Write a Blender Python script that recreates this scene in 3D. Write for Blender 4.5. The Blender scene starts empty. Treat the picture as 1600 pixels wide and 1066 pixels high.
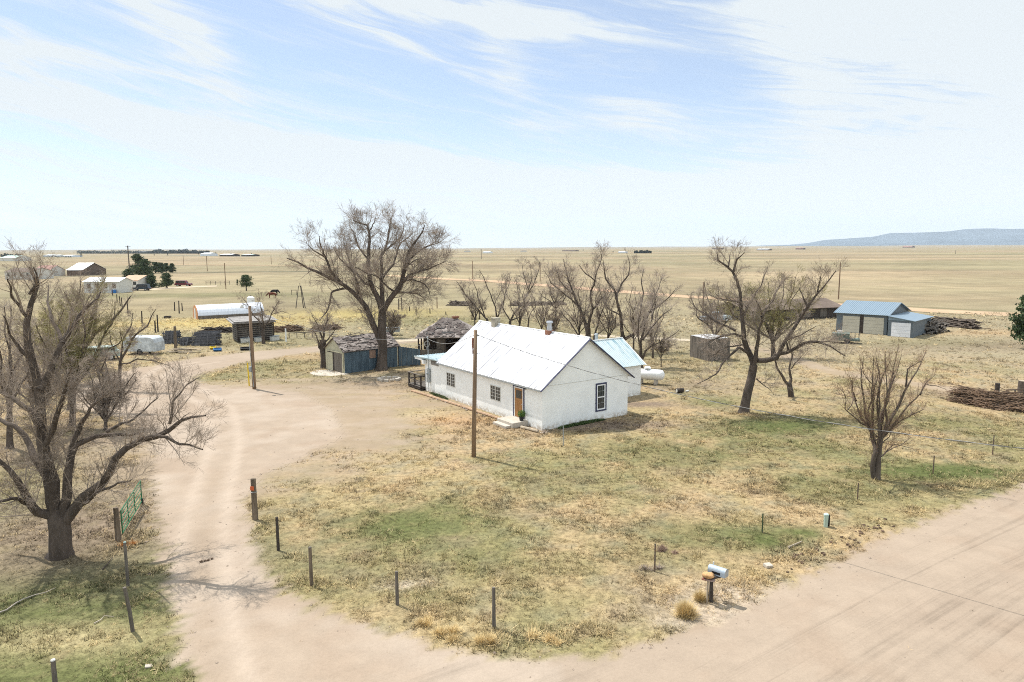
import bpy, bmesh, math, random
import numpy as np
from mathutils import Vector, Matrix
R = math.radians
C = bpy.context.scene.collection
scene = bpy.context.scene

# ------------------------------------------------------------------ camera
F = 1100.0; H = 12.0
ROLL = math.atan(9/1600.); PITCH = math.atan((533-387.3)/F)
cam_d = bpy.data.cameras.new('camera'); cam = bpy.data.objects.new('camera', cam_d); C.objects.link(cam)
cam_d.sensor_width = 36.0; cam_d.lens = 36.0*F/1600.0
cam_d.clip_start = 0.1; cam_d.clip_end = 120000
cam.matrix_world = (Matrix.Translation((0, 0, H)) @ Matrix.Rotation(math.pi/2-PITCH, 4, 'X') @ Matrix.Rotation(-ROLL, 4, 'Z'))
scene.camera = cam

# ------------------------------------------------------------------ sun, sky, exposure
SUN_EL = 60.0; SUN_AZ = 142.0            # direction towards the sun, degrees from +X
sd = bpy.data.lights.new('sun', 'SUN'); sun = bpy.data.objects.new('sun', sd); C.objects.link(sun)
sd.energy = 4.3; sd.angle = R(0.53); sd.color = (1.0, 0.955, 0.89)
sv = Vector((math.cos(R(SUN_AZ))*math.cos(R(SUN_EL)), math.sin(R(SUN_AZ))*math.cos(R(SUN_EL)), math.sin(R(SUN_EL))))
sun.rotation_euler = sv.to_track_quat('Z', 'Y').to_euler(); sun.location = (0, 0, 60)
scene.view_settings.view_transform = 'Standard'; scene.view_settings.look = 'None'
scene.view_settings.gamma = 1.0; scene.view_settings.exposure = 0.53
scene.cycles.use_denoising = False; scene.cycles.use_adaptive_sampling = False; scene.cycles.max_bounces = 6; scene.cycles.diffuse_bounces = 3; scene.cycles.sample_clamp_indirect = 4.0
scene.cycles.filter_width = 1.0

class NT:                                # tiny node helper
    def __init__(s, nt): s.nt = nt; s.n = nt.nodes; s.l = nt.links
    def new(s, t, **kw):
        n = s.n.new(t)
        for k, v in kw.items(): setattr(n, k, v)
        return n
    def put(s, sock, v):
        if isinstance(v, bpy.types.NodeSocket): s.l.new(v, sock)
        elif v is not None: sock.default_value = v
    def m(s, op, a, b=None, c=None, clamp=False):
        n = s.new('ShaderNodeMath', operation=op); n.use_clamp = clamp
        s.put(n.inputs[0], a)
        if b is not None: s.put(n.inputs[1], b)
        if c is not None: s.put(n.inputs[2], c)
        return n.outputs[0]
    def noise(s, vec, scale, detail=4, rough=0.55, dist=0.0):
        n = s.new('ShaderNodeTexNoise'); s.put(n.inputs['Vector'], vec)
        n.inputs['Scale'].default_value = scale; n.inputs['Detail'].default_value = detail
        n.inputs['Roughness'].default_value = rough; n.inputs['Distortion'].default_value = dist
        return n.outputs['Fac']
    def mapr(s, v, a, b, c=0.0, d=1.0, smooth=True):
        n = s.new('ShaderNodeMapRange'); n.interpolation_type = 'SMOOTHSTEP' if smooth else 'LINEAR'
        s.put(n.inputs[0], v)
        for i, q in enumerate((a, b, c, d)): s.put(n.inputs[i+1], q)
        return n.outputs[0]
    def mix(s, f, a, b, mode='MIX'):
        n = s.new('ShaderNodeMix', data_type='RGBA', blend_type=mode)
        s.put(n.inputs[0], f); s.put(n.inputs[6], a); s.put(n.inputs[7], b)
        return n.outputs[2]

world = bpy.data.worlds.new('World'); scene.world = world; world.use_nodes = True
w = NT(world.node_tree); w.n.clear()
sky = w.new('ShaderNodeTexSky', sky_type='NISHITA'); sky.sun_disc = False
sky.sun_elevation = R(SUN_EL); sky.sun_rotation = R(90-SUN_AZ); sky.air_density = 1.0; sky.dust_density = 1.2; sky.ozone_density = 1.6; sky.altitude = 1800
tc = w.new('ShaderNodeTexCoord'); sp = w.new('ShaderNodeSeparateXYZ'); w.l.new(tc.outputs['Generated'], sp.inputs[0])
X, Y, Z = sp.outputs
az = w.m('ARCTAN2', X, Y); hyp = w.m('SQRT', w.m('ADD', w.m('MULTIPLY', X, X), w.m('MULTIPLY', Y, Y))); el = w.m('ARCTAN2', Z, hyp)
def azel(px, py): return math.atan((px-800)/F), (388-py)/F*math.cos(math.atan((px-800)/F))
# wispy cirrus: bands and sheets given as directions in the sky (azimuth, elevation), broken up by stretched noise
cv = w.new('ShaderNodeCombineXYZ'); w.put(cv.inputs[0], az); w.put(cv.inputs[1], w.m('MULTIPLY', w.m('ADD', el, w.m('MULTIPLY', az, 0.12)), 3.2)); cv = cv.outputs[0]
wob = w.m('SUBTRACT', w.noise(cv, 2.2, 3, 0.5), 0.5)
el2 = w.m('ADD', el, w.m('MULTIPLY', wob, 0.06)); az2 = w.m('ADD', az, w.m('MULTIPLY', wob, 0.12))
blobs = [  # px, py, half length px, half width px, tilt deg (down to the right), strength
 (230,195,400,30,10,.95),(640,262,330,22,9,.9),(980,290,300,22,3,.85),(280,65,110,36,38,.85),(110,30,150,30,5,.25),
 (560,30,300,20,5,.7),(820,68,260,13,9,.75),(800,105,70,34,60,.5),(640,95,160,16,18,.5),(1260,55,300,50,22,.62),(1500,40,240,34,8,.5),
 (1230,140,110,46,50,.6),(1560,120,160,30,-6,.45),(990,190,90,22,10,.7),(1420,255,330,30,-4,.5),(1500,200,200,20,6,.35),(840,205,60,12,5,.5),
 (300,140,330,12,8,.45),(60,100,120,16,0,.3),(700,330,900,22,0,.4),(1170,230,180,20,5,.3),(1650,0,260,120,0,.25),
 (150,255,260,12,6,.4),(500,228,300,9,8,.45),(-150,60,200,40,8,.6),(1900,120,300,200,0,.8),(350,300,300,9,4,.3),(1250,320,400,12,-2,.35)]
dens = None
for px, py, a, b, tilt, st in blobs:
    u0, v0 = azel(px, py); ca, sa = math.cos(R(-tilt)), math.sin(R(-tilt))
    du = w.m('SUBTRACT', az2, u0); dv = w.m('SUBTRACT', el2, v0)
    p = w.m('MULTIPLY', w.m('ADD', w.m('MULTIPLY', du, ca), w.m('MULTIPLY', dv, sa)), F/a)
    q = w.m('MULTIPLY', w.m('ADD', w.m('MULTIPLY', du, -sa), w.m('MULTIPLY', dv, ca)), F/b)
    r2 = w.m('ADD', w.m('MULTIPLY', p, p), w.m('MULTIPLY', q, q))
    g = w.m('MULTIPLY', w.m('EXPONENT', w.m('MULTIPLY', r2, -1.0)), st)
    dens = g if dens is None else w.m('ADD', dens, g)
n1 = w.noise(cv, 5.0, 7, 0.6, 0.6); n2 = w.noise(cv, 17.0, 6, 0.62, 0.8)
cv2 = w.new('ShaderNodeCombineXYZ'); w.put(cv2.inputs[0], w.m('MULTIPLY', az, 1.0)); w.put(cv2.inputs[1], w.m('MULTIPLY', w.m('ADD', el, w.m('MULTIPLY', az, 0.16)), 9.0))
n3 = w.noise(cv2.outputs[0], 6.0, 6, 0.6, 0.4)
cv3 = w.new('ShaderNodeCombineXYZ'); w.put(cv3.inputs[0], w.m('MULTIPLY', az2, 1.2)); w.put(cv3.inputs[1], w.m('MULTIPLY', w.m('ADD', el2, w.m('MULTIPLY', az2, 0.22)), 16.0))
n4 = w.noise(cv3.outputs[0], 5.0, 8, 0.68, 0.9)
dens = w.m('MULTIPLY', dens, w.m('ADD', -0.25, w.m('ADD', w.m('MULTIPLY', n1, 0.6), w.m('ADD', w.m('MULTIPLY', n2, 0.75), w.m('MULTIPLY', n4, 1.35)))))
dens = w.m('ADD', dens, w.m('ADD', w.m('MULTIPLY', w.m('SUBTRACT', n3, 0.45), 1.1), w.m('MULTIPLY', w.m('SUBTRACT', n4, 0.46), 1.7)))
dens = w.m('ADD', dens, 0.16)
veil = w.mapr(el, 0.0, 0.22, 0.66, 0.34)
out = w.m('MAXIMUM', w.mapr(w.m('ABSOLUTE', az), 0.80, 1.4), w.mapr(el, 0.42, 0.8))  # sky out of view: cloud added and brightened to lift the fill light
dens = w.m('ADD', w.m('MULTIPLY', w.mapr(dens, 0.20, 1.40), 0.78), veil, clamp=True)
dens = w.m('MAXIMUM', dens, w.m('MULTIPLY', out, w.mapr(n1, .3, .7, .75, .95)))
bg1 = w.new('ShaderNodeBackground'); w.l.new(sky.outputs[0], bg1.inputs[0]); bg1.inputs[1].default_value = 0.125
bg2 = w.new('ShaderNodeBackground'); bg2.inputs[0].default_value = (0.89, 0.96, 1.0, 1); w.put(bg2.inputs[1], w.m('ADD', w.m('ADD', 0.645, w.m('MULTIPLY', out, 0.33)), w.m('MULTIPLY', w.m('EXPONENT', w.m('MULTIPLY', w.m('MAXIMUM', el, 0.0), -14.0)), 0.22)))
mx = w.new('ShaderNodeMixShader'); w.put(mx.inputs[0], dens); w.l.new(bg1.outputs[0], mx.inputs[1]); w.l.new(bg2.outputs[0], mx.inputs[2])
wo = w.new('ShaderNodeOutputWorld'); w.l.new(mx.outputs[0], wo.inputs[0])

# ------------------------------------------------------------------ where things stand: a point on the ground seen at a pixel of the survey photograph
def ray(px, py):
    x = (px-800)/F; y = -(py-533)/F
    c, s = math.cos(-ROLL), math.sin(-ROLL); x, y = x*c-y*s, x*s+y*c
    cp, s_ = math.cos(PITCH), math.sin(PITCH)
    return np.array([x, cp+y*s_, -s_+y*cp])
def G(px, py, z=0.0):
    d = ray(px, py); t = (z-H)/d[2]; return np.array([0, 0, H])+d*t
def P(px, py, Y):
    d = ray(px, py); return np.array([0, 0, H])+d*(Y/d[1])
def hgt(bx, by, ty): return P(bx, ty, G(bx, by)[1])[2]
rnd = random.Random(7); rng = np.random.default_rng(11)

# ------------------------------------------------------------------ mesh helpers
class MB:
    def __init__(s): s.v = []; s.f = []
    def add(s, vs, fs):
        o = len(s.v); s.v += [tuple(map(float, q)) for q in vs]; s.f += [tuple(i+o for i in f) for f in fs]; return s
    def box(s, x0, x1, y0, y1, z0, z1):
        return s.add([(x0,y0,z0),(x1,y0,z0),(x1,y1,z0),(x0,y1,z0),(x0,y0,z1),(x1,y0,z1),(x1,y1,z1),(x0,y1,z1)],
                     [(0,3,2,1),(4,5,6,7),(0,1,5,4),(1,2,6,5),(2,3,7,6),(3,0,4,7)])
    def obox(s, c, sx, sy, sz, rz=0, rx=0, ry=0):      # centred box, rotated
        M = Matrix.Translation(c) @ Matrix.Rotation(rz, 4, 'Z') @ Matrix.Rotation(ry, 4, 'Y') @ Matrix.Rotation(rx, 4, 'X')
        vs = [M @ Vector((x*sx/2, y*sy/2, z*sz/2)) for x, y, z in [(-1,-1,-1),(1,-1,-1),(1,1,-1),(-1,1,-1),(-1,-1,1),(1,-1,1),(1,1,1),(-1,1,1)]]
        return s.add(vs, [(0,3,2,1),(4,5,6,7),(0,1,5,4),(1,2,6,5),(2,3,7,6),(3,0,4,7)])
    def beam(s, a, b, wd, th, up=(0,0,1)):             # rectangular bar from a to b
        a, b = Vector(a), Vector(b); t = (b-a).normalized(); u = Vector(up)
        if abs(t.dot(u)) > .98: u = Vector((1,0,0))
        x = t.cross(u).normalized(); y = x.cross(t).normalized(); vs = []
        for p in (a, b):
            for i, j in ((-1,-1),(1,-1),(1,1),(-1,1)): vs.append(p+x*i*wd/2+y*j*th/2)
        return s.add(vs, [(0,3,2,1),(4,5,6,7),(0,1,5,4),(1,2,6,5),(2,3,7,6),(3,0,4,7)])
    def tube(s, pts, rads, n=8, cap=True):
        pts = [Vector(p) for p in pts]
        if not hasattr(rads, '__len__'): rads = [rads]*len(pts)
        vs = []; fs = []; K = len(pts)
        t = (pts[1]-pts[0]).normalized(); ref = Vector((0,0,1)) if abs(t.z) < .9 else Vector((1,0,0))
        for i, p in enumerate(pts):
            t = (pts[min(i+1,K-1)]-pts[max(i-1,0)]).normalized(); x = t.cross(ref).normalized(); y = x.cross(t)
            for k in range(n):
                a = 2*math.pi*k/n; vs.append(p+(x*math.cos(a)+y*math.sin(a))*rads[i])
        for i in range(K-1):
            for k in range(n): fs.append((i*n+k, i*n+(k+1)%n, (i+1)*n+(k+1)%n, (i+1)*n+k))
        if cap: fs += [tuple(range(n))[::-1], tuple((K-1)*n+k for k in range(n))]
        return s.add(vs, fs)
    def prism(s, poly, axis, a, b):                    # poly in the other two axes, extruded along axis from a to b
        n = len(poly); vs = []
        for t in (a, b):
            for p, q in poly: vs.append({'x': (t,p,q), 'y': (p,t,q), 'z': (p,q,t)}[axis])
        fs = [tuple(range(n))[::-1], tuple(range(n, 2*n))]+[(i, (i+1)%n, n+(i+1)%n, n+i) for i in range(n)]
        return s.add(vs, fs)
    def slab(s, p00, p10, p11, p01, th):               # thick quad, th along -normal (downwards)
        q = [Vector(p) for p in (p00,p10,p11,p01)]; n = (q[1]-q[0]).cross(q[3]-q[0]).normalized()
        if n.z < 0: n = -n
        vs = q+[p-n*th for p in q]
        return s.add(vs, [(0,1,2,3),(7,6,5,4),(0,4,5,1),(1,5,6,2),(2,6,7,3),(3,7,4,0)])
    def build(s, name, mat, parent=None, smooth=False, bevel=0, loc=None, rz=0):
        me = bpy.data.meshes.new(name); me.from_pydata(s.v, [], s.f); me.update()
        bm = bmesh.new(); bm.from_mesh(me); bmesh.ops.recalc_face_normals(bm, faces=bm.faces); bm.to_mesh(me); bm.free()
        if smooth:
            me.polygons.foreach_set('use_smooth', [True]*len(me.polygons))
        o = bpy.data.objects.new(name, me); C.objects.link(o)
        if mat: me.materials.append(mat)
        if parent: o.parent = parent
        if loc is not None: o.location = loc
        if rz: o.rotation_euler.z = rz
        if bevel:
            md = o.modifiers.new('bevel', 'BEVEL'); md.width = bevel; md.segments = 2; md.limit_method = 'ANGLE'
        return o

def tag(o, label=None, cat=None, group=None, kind=None):
    if label: o['label'] = label
    if cat: o['category'] = cat
    if group: o['group'] = group
    if kind: o['kind'] = kind
    return o
def thing(name, label, cat, loc=(0,0,0), rz=0, group=None):
    o = bpy.data.objects.new(name, None); C.objects.link(o); o.location = loc; o.rotation_euler = (0,0,rz); o.empty_display_size = .3
    return tag(o, label, cat, group)
def dup(root, loc, rz=None, label=None, group=None, scale=None):
    r = root.copy(); C.objects.link(r); r.location = loc
    if rz is not None: r.rotation_euler.z = rz
    if label: r['label'] = label
    if group: r['group'] = group
    if scale: r.scale = scale
    for ch in list(root.children):
        c = ch.copy(); C.objects.link(c); c.parent = r
        for g in list(ch.children):
            d = g.copy(); C.objects.link(d); d.parent = c
    return r

# ------------------------------------------------------------------ materials
def mat(name, col, rough=.8, var=.25, scale=6, bump=0.0, bscale=None, metal=0, col2=None, stretch=(1,1,1), spec=.3, detail=5, bdist=.02):
    m = bpy.data.materials.new(name); m.use_nodes = True; t = NT(m.node_tree); b = m.node_tree.nodes['Principled BSDF']
    b.inputs['Roughness'].default_value = rough; b.inputs['Metallic'].default_value = metal; b.inputs['Specular IOR Level'].default_value = spec
    tc = t.new('ShaderNodeTexCoord'); mp = t.new('ShaderNodeMapping'); t.l.new(tc.outputs['Object'], mp.inputs[0]); mp.inputs['Scale'].default_value = stretch
    v = mp.outputs[0]
    c1 = (*col, 1); c2 = (*(col2 if col2 else tuple(max(0, c*(1-var)) for c in col)), 1)
    n = t.noise(v, scale, detail, .6); f = t.mapr(n, .32, .68)
    oi = t.new('ShaderNodeObjectInfo')
    base = t.mix(f, c2, c1)
    n2 = t.noise(v, scale*7, 3, .6)
    base = t.mix(1.0, base, t.mapr(n2, .25, .75, 1-var*.5, 1+var*.3), 'MULTIPLY')
    t.put(b.inputs['Base Color'], base)
    if bump:
        bp = t.new('ShaderNodeBump'); bp.inputs['Strength'].default_value = bump; bp.inputs['Distance'].default_value = bdist
        t.put(bp.inputs['Height'], t.noise(v, bscale or scale*3, 5, .65)); t.l.new(bp.outputs[0], b.inputs['Normal'])
    return m
M = {}
M['bark'] = mat('bark', (.110,.086,.069), .95, .45, 3, .8, 9, stretch=(1,1,.25), bdist=.04)
M['bark_grey'] = mat('bark_grey', (.125,.10,.08), .95, .4, 3, .8, 9, stretch=(1,1,.25), bdist=.04)
M['twig'] = mat('twig', (.34,.275,.22), .9, .3, .6)
M['twig_pale'] = mat('twig_pale', (.40,.33,.27), .9, .3, .6)
M['twig_green'] = mat('twig_green', (.30,.265,.12), .85, .3, .5, col2=(.19,.145,.09))
M['twig_red'] = mat('twig_red', (.30,.205,.15), .9, .3, .8)
M['bud'] = mat('bud', (.33,.33,.09), .7, .3, .8)
M['wood_grey'] = mat('wood_grey', (.17,.148,.125), .9, .45, 3, .6, 12, stretch=(1,1,.2))
M['wood_post'] = mat('wood_post', (.20,.155,.11), .9, .5, 4, .6, 14, stretch=(1,1,.15))
M['wood_pole'] = mat('wood_pole', (.27,.185,.12), .9, .4, 3, .4, 14, stretch=(2,2,.1))
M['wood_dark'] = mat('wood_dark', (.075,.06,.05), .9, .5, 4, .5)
M['wood_red'] = mat('wood_red', (.22,.085,.055), .9, .5, 5, .4, col2=(.36,.31,.27))
M['board'] = mat('board', (.42,.35,.26), .9, .35, 3, .4, stretch=(1,1,.3))
M['black'] = mat('black', (.02,.02,.022), .5, .3, 4)
M['white'] = mat('white', (.80,.81,.80), .5, .08, 2)
M['offwhite'] = mat('offwhite', (.62,.61,.56), .7, .15, 2)
M['steel'] = mat('steel', (.55,.57,.60), .42, .2, 3, metal=.6)
M['grey_metal'] = mat('grey_metal', (.36,.39,.40), .5, .25, 4, metal=.3)
M['t_post'] = mat('t_post', (.09,.10,.09), .7, .4, 8, col2=(.17,.09,.05))
M['gate_green'] = mat('gate_green', (.035,.17,.075), .45, .25, 4)
M['concrete'] = mat('concrete', (.50,.45,.38), .9, .2, 4, .3)
M['stone'] = mat('stone', (.42,.34,.27), .9, .4, 5, .6)
M['rubber'] = mat('rubber', (.025,.025,.025), .9, .2, 5)
M['navy'] = mat('navy', (.045,.05,.105), .6, .2, 3)
M['yellow'] = mat('yellow', (.75,.52,.03), .6, .1, 3)
M['orange'] = mat('orange', (.55,.12,.04), .5, .1, 3)
M['blue'] = mat('blue', (.04,.17,.45), .6, .2, 3)
M['door_wood'] = mat('door_wood', (.42,.205,.075), .5, .3, 3, .1, stretch=(3,3,.4))
M['glass'] = mat('glass', (.035,.04,.045), .12, .3, .8, spec=.6)
M['straw'] = mat('straw', (.66,.50,.25), .9, .25, 6)
M['orange_tan'] = mat('orange_tan', (.55,.28,.10), .9, .35, 6)
M['wire'] = mat('wire', (.06,.06,.06), .6, .2, 2)
M['wire_pale'] = mat('wire_pale', (.30,.30,.29), .5, .2, 2)
M['reed'] = mat('reed', (.20,.135,.09), .95, .5, 1.5)

# white painted rusticated block wall
def wall_mat():
    m = bpy.data.materials.new('block_wall'); m.use_nodes = True; t = NT(m.node_tree); b = m.node_tree.nodes['Principled BSDF']
    b.inputs['Roughness'].default_value = .75; b.inputs['Specular IOR Level'].default_value = .2
    tc = t.new('ShaderNodeTexCoord'); s = t.new('ShaderNodeSeparateXYZ'); t.l.new(tc.outputs['Object'], s.inputs[0])
    c = t.new('ShaderNodeCombineXYZ'); t.put(c.inputs[0], t.m('ADD', s.outputs[0], s.outputs[1])); t.put(c.inputs[1], s.outputs[2])
    br = t.new('ShaderNodeTexBrick'); t.l.new(c.outputs[0], br.inputs['Vector']); br.inputs['Scale'].default_value = 1
    br.inputs['Brick Width'].default_value = .42; br.inputs['Row Height'].default_value = .205; br.inputs['Mortar Size'].default_value = .012; br.inputs['Mortar Smooth'].default_value = .6
    n = t.noise(tc.outputs['Object'], 9, 5, .6)
    h = t.m('ADD', t.m('MULTIPLY', br.outputs['Fac'], -.6), t.m('MULTIPLY', n, .6))
    bp = t.new('ShaderNodeBump'); bp.inputs['Strength'].default_value = .13; bp.inputs['Distance'].default_value = .03
    t.put(bp.inputs['Height'], h); t.l.new(bp.outputs[0], b.inputs['Normal'])
    n2 = t.noise(tc.outputs['Object'], .9, 5, .6)
    dirt = t.m('MULTIPLY', t.mapr(s.outputs[2], 0.05, .50, 1.0, 0.0), t.mapr(t.noise(tc.outputs['Object'], 3.5, 5, .65), .40, .58))
    base = t.mix(t.mapr(n2, .35, .7), (.86,.87,.85,1), (.79,.80,.78,1))
    base = t.mix(t.m('MULTIPLY', dirt, .75), base, (.40,.33,.25,1)); smp = t.new('ShaderNodeMapping'); t.l.new(tc.outputs['Object'], smp.inputs[0]); smp.inputs['Scale'].default_value = (2.5,2.5,.35); base = t.mix(t.m('MULTIPLY', t.mapr(t.noise(smp.outputs[0], 1.6, 5, .65), .55, .72), .22), base, (.62,.61,.57,1)); t.put(b.inputs['Base Color'], base)
    return m
M['block_wall'] = wall_mat()
# corrugated sheet with streaks running down the slope; axis = object axis across the ribs
def sheet_mat(name, col, col2, axis, rough=.4, metal=.2, streak=.6, sc=5):
    m = bpy.data.materials.new(name); m.use_nodes = True; t = NT(m.node_tree); b = m.node_tree.nodes['Principled BSDF']
    b.inputs['Roughness'].default_value = rough; b.inputs['Metallic'].default_value = metal
    tc = t.new('ShaderNodeTexCoord'); mp = t.new('ShaderNodeMapping'); t.l.new(tc.outputs['Object'], mp.inputs[0])
    st = [.22,.22,.22]; st[axis] = 2.2; mp.inputs['Scale'].default_value = st
    n = t.noise(mp.outputs[0], sc, 5, .62); n2 = t.noise(tc.outputs['Object'], .7, 4, .6)
    f = t.m('MULTIPLY', t.mapr(n, .50, .62), t.m('MULTIPLY', t.mapr(n2, .3, .65, .35, 1.0), streak))
    t.put(b.inputs['Base Color'], t.mix(f, (*col,1), (*col2,1)))
    return m
M['roof_white'] = sheet_mat('roof_white', (.62,.63,.66), (.24,.24,.27), 1, streak=.75, sc=1.7)
M['roof_aqua'] = sheet_mat('roof_aqua', (.55,.63,.65), (.18,.33,.39), 0, streak=.9, sc=1.9)
M['roof_aqua_y'] = sheet_mat('roof_aqua_y', (.66,.78,.80), (.20,.42,.50), 0, streak=.9)
M['blue_roof'] = sheet_mat('blue_roof', (.20,.265,.32), (.14,.21,.28), 0, streak=.5, rough=.45)
M['blue_wall'] = sheet_mat('blue_wall', (.12,.145,.165), (.08,.10,.12), 0, streak=.5, rough=.6)
M['blue_sheet'] = mat('blue_sheet', (.085,.125,.155), .6, .4, 1.2, stretch=(2.5,2.5,.6), col2=(.045,.07,.09))
M['quonset'] = sheet_mat('quonset', (.62,.65,.70), (.40,.43,.48), 0, streak=.5, metal=.35)
M['garage_door'] = mat('garage_door', (.52,.49,.40), .7, .1, 1)
M['garage_door_white'] = mat('garage_door_white', (.74,.75,.78), .5, .06, 1)
M['shingle'] = mat('shingle', (.19,.165,.15), .95, .6, 1.6, .9, 8, col2=(.085,.065,.06), stretch=(1,1,1), bdist=.06)
M['shingle_pale'] = mat('shingle_pale', (.34,.30,.275), .95, .55, 1.4, .9, 8, col2=(.16,.13,.115), bdist=.06)
M['cream'] = mat('cream', (.50,.47,.34), .85, .2, 2)
M['pine'] = mat('pine', (.065,.10,.038), .8, .5, .8, col2=(.032,.055,.022))
M['juniper'] = mat('juniper', (.10,.13,.06), .85, .4, .8, col2=(.040,.062,.032))
M['far_wood'] = mat('far_wood', (.045,.065,.055), .9, .4, .05)
M['brown_roof'] = mat('brown_roof', (.16,.12,.095), .85, .3, .6)
M['red_roof'] = mat('red_roof', (.33,.19,.16), .85, .2, .6)
M['tan_roof'] = mat('tan_roof', (.52,.33,.22), .8, .15, .6)
M['metal_white'] = mat('metal_white', (.70,.74,.78), .45, .12, .8, metal=.1)
M['mint'] = mat('mint', (.42,.55,.50), .6, .1, .5)
M['car_blue'] = mat('car_blue', (.012,.030,.048), .25, .1, 2, spec=.6)
M['car_red'] = mat('car_red', (.13,.012,.018), .3, .1, 2, spec=.6)
M['hide_black'] = mat('hide_black', (.012,.010,.010), .8, .3, 3)
M['hide_brown'] = mat('hide_brown', (.14,.038,.018), .8, .3, 3)
M['brick'] = mat('brick', (.30,.14,.09), .9, .3, 6)
M['mailbox'] = mat('mailbox', (.36,.43,.50), .5, .15, 5, metal=.1)
M['pedestal'] = mat('pedestal', (.40,.50,.42), .6, .15, 5)
M['tan_bag'] = mat('tan_bag', (.60,.36,.17), .85, .3, 9, .5)

# ------------------------------------------------------------------ ground colours and road shapes
TAB = rng.random((256, 256))
def vn(x, y, s=0):
    x = x+s*37.7; y = y+s*91.3
    xi = np.floor(x).astype(np.int64); yi = np.floor(y).astype(np.int64); fx = x-xi; fy = y-yi
    fx = fx*fx*(3-2*fx); fy = fy*fy*(3-2*fy)
    a = TAB[xi%256, yi%256]; b = TAB[(xi+1)%256, yi%256]; c = TAB[xi%256, (yi+1)%256]; d = TAB[(xi+1)%256, (yi+1)%256]
    return (a*(1-fx)+b*fx)*(1-fy)+(c*(1-fx)+d*fx)*fy
def fbm(x, y, f=1.0, o=4, s=0):
    r = 0; a = .5; t = 0
    for i in range(o): r = r+a*vn(x*f, y*f, s+i*3); t += a; a *= .55; f *= 2.03
    return r/t
def sst(a, b, x):
    t = np.clip((x-a)/(b-a), 0, 1); return t*t*(3-2*t)
def polyworld(pts): return np.array([G(x, y)[:2] for x, y in pts])
def sdist(x, y, poly):                     # signed distance, positive inside
    n = len(poly); d = np.full(x.shape, 1e9); ins = np.zeros(x.shape, bool)
    for i in range(n):
        a = poly[i]; b = poly[(i+1)%n]; e = b-a; L = e@e+1e-12
        t = np.clip(((x-a[0])*e[0]+(y-a[1])*e[1])/L, 0, 1)
        d = np.minimum(d, np.hypot(x-a[0]-t*e[0], y-a[1]-t*e[1]))
        c = ((a[1] > y) != (b[1] > y)); xx = a[0]+(y-a[1])*(b[0]-a[0])/((b[1]-a[1]) if b[1] != a[1] else 1e-9)
        ins ^= c & (x < xx)
    return np.where(ins, d, -d)
DRIVE = polyworld([(300,1110),(285,1040),(276,1000),(266,950),(252,890),(244,830),(238,770),(236,720),(232,680),(200,655),(120,640),(90,612),(150,590),
  (215,575),(250,568),(300,560),(400,549),(500,541),(570,536),(650,529),(720,525),(720,530),(650,535),(575,542),(505,549),(440,557),(375,569),(325,582),(306,592),(325,600),(400,606),
  (470,612),(520,640),(540,680),(470,720),(408,742),(392,770),(386,800),(396,830),(415,875),(445,920),(490,950),(550,972),(640,992),(700,1006),(780,1020),(860,1024),(900,1110)])
ROAD = polyworld([(300,1110),(640,994),(700,1006),(780,1020),(860,1024),(930,1018),(1000,1003),(1070,985),(1120,968),(1165,948),(1250,900),(1400,832),(1500,790),(1600,752),(1900,660),(2600,560),(3500,1110)])
YARD = polyworld([(330,760),(400,745),(430,715),(520,705),(600,690),(650,650),(640,622),(560,612),(480,604),(400,600),(300,620),(240,700)])
TRACK = [(1105,533),(1160,541),(1215,552),(1255,566),(1290,578),(1345,589),(1410,597),(1470,606),(1540,618)]
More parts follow.
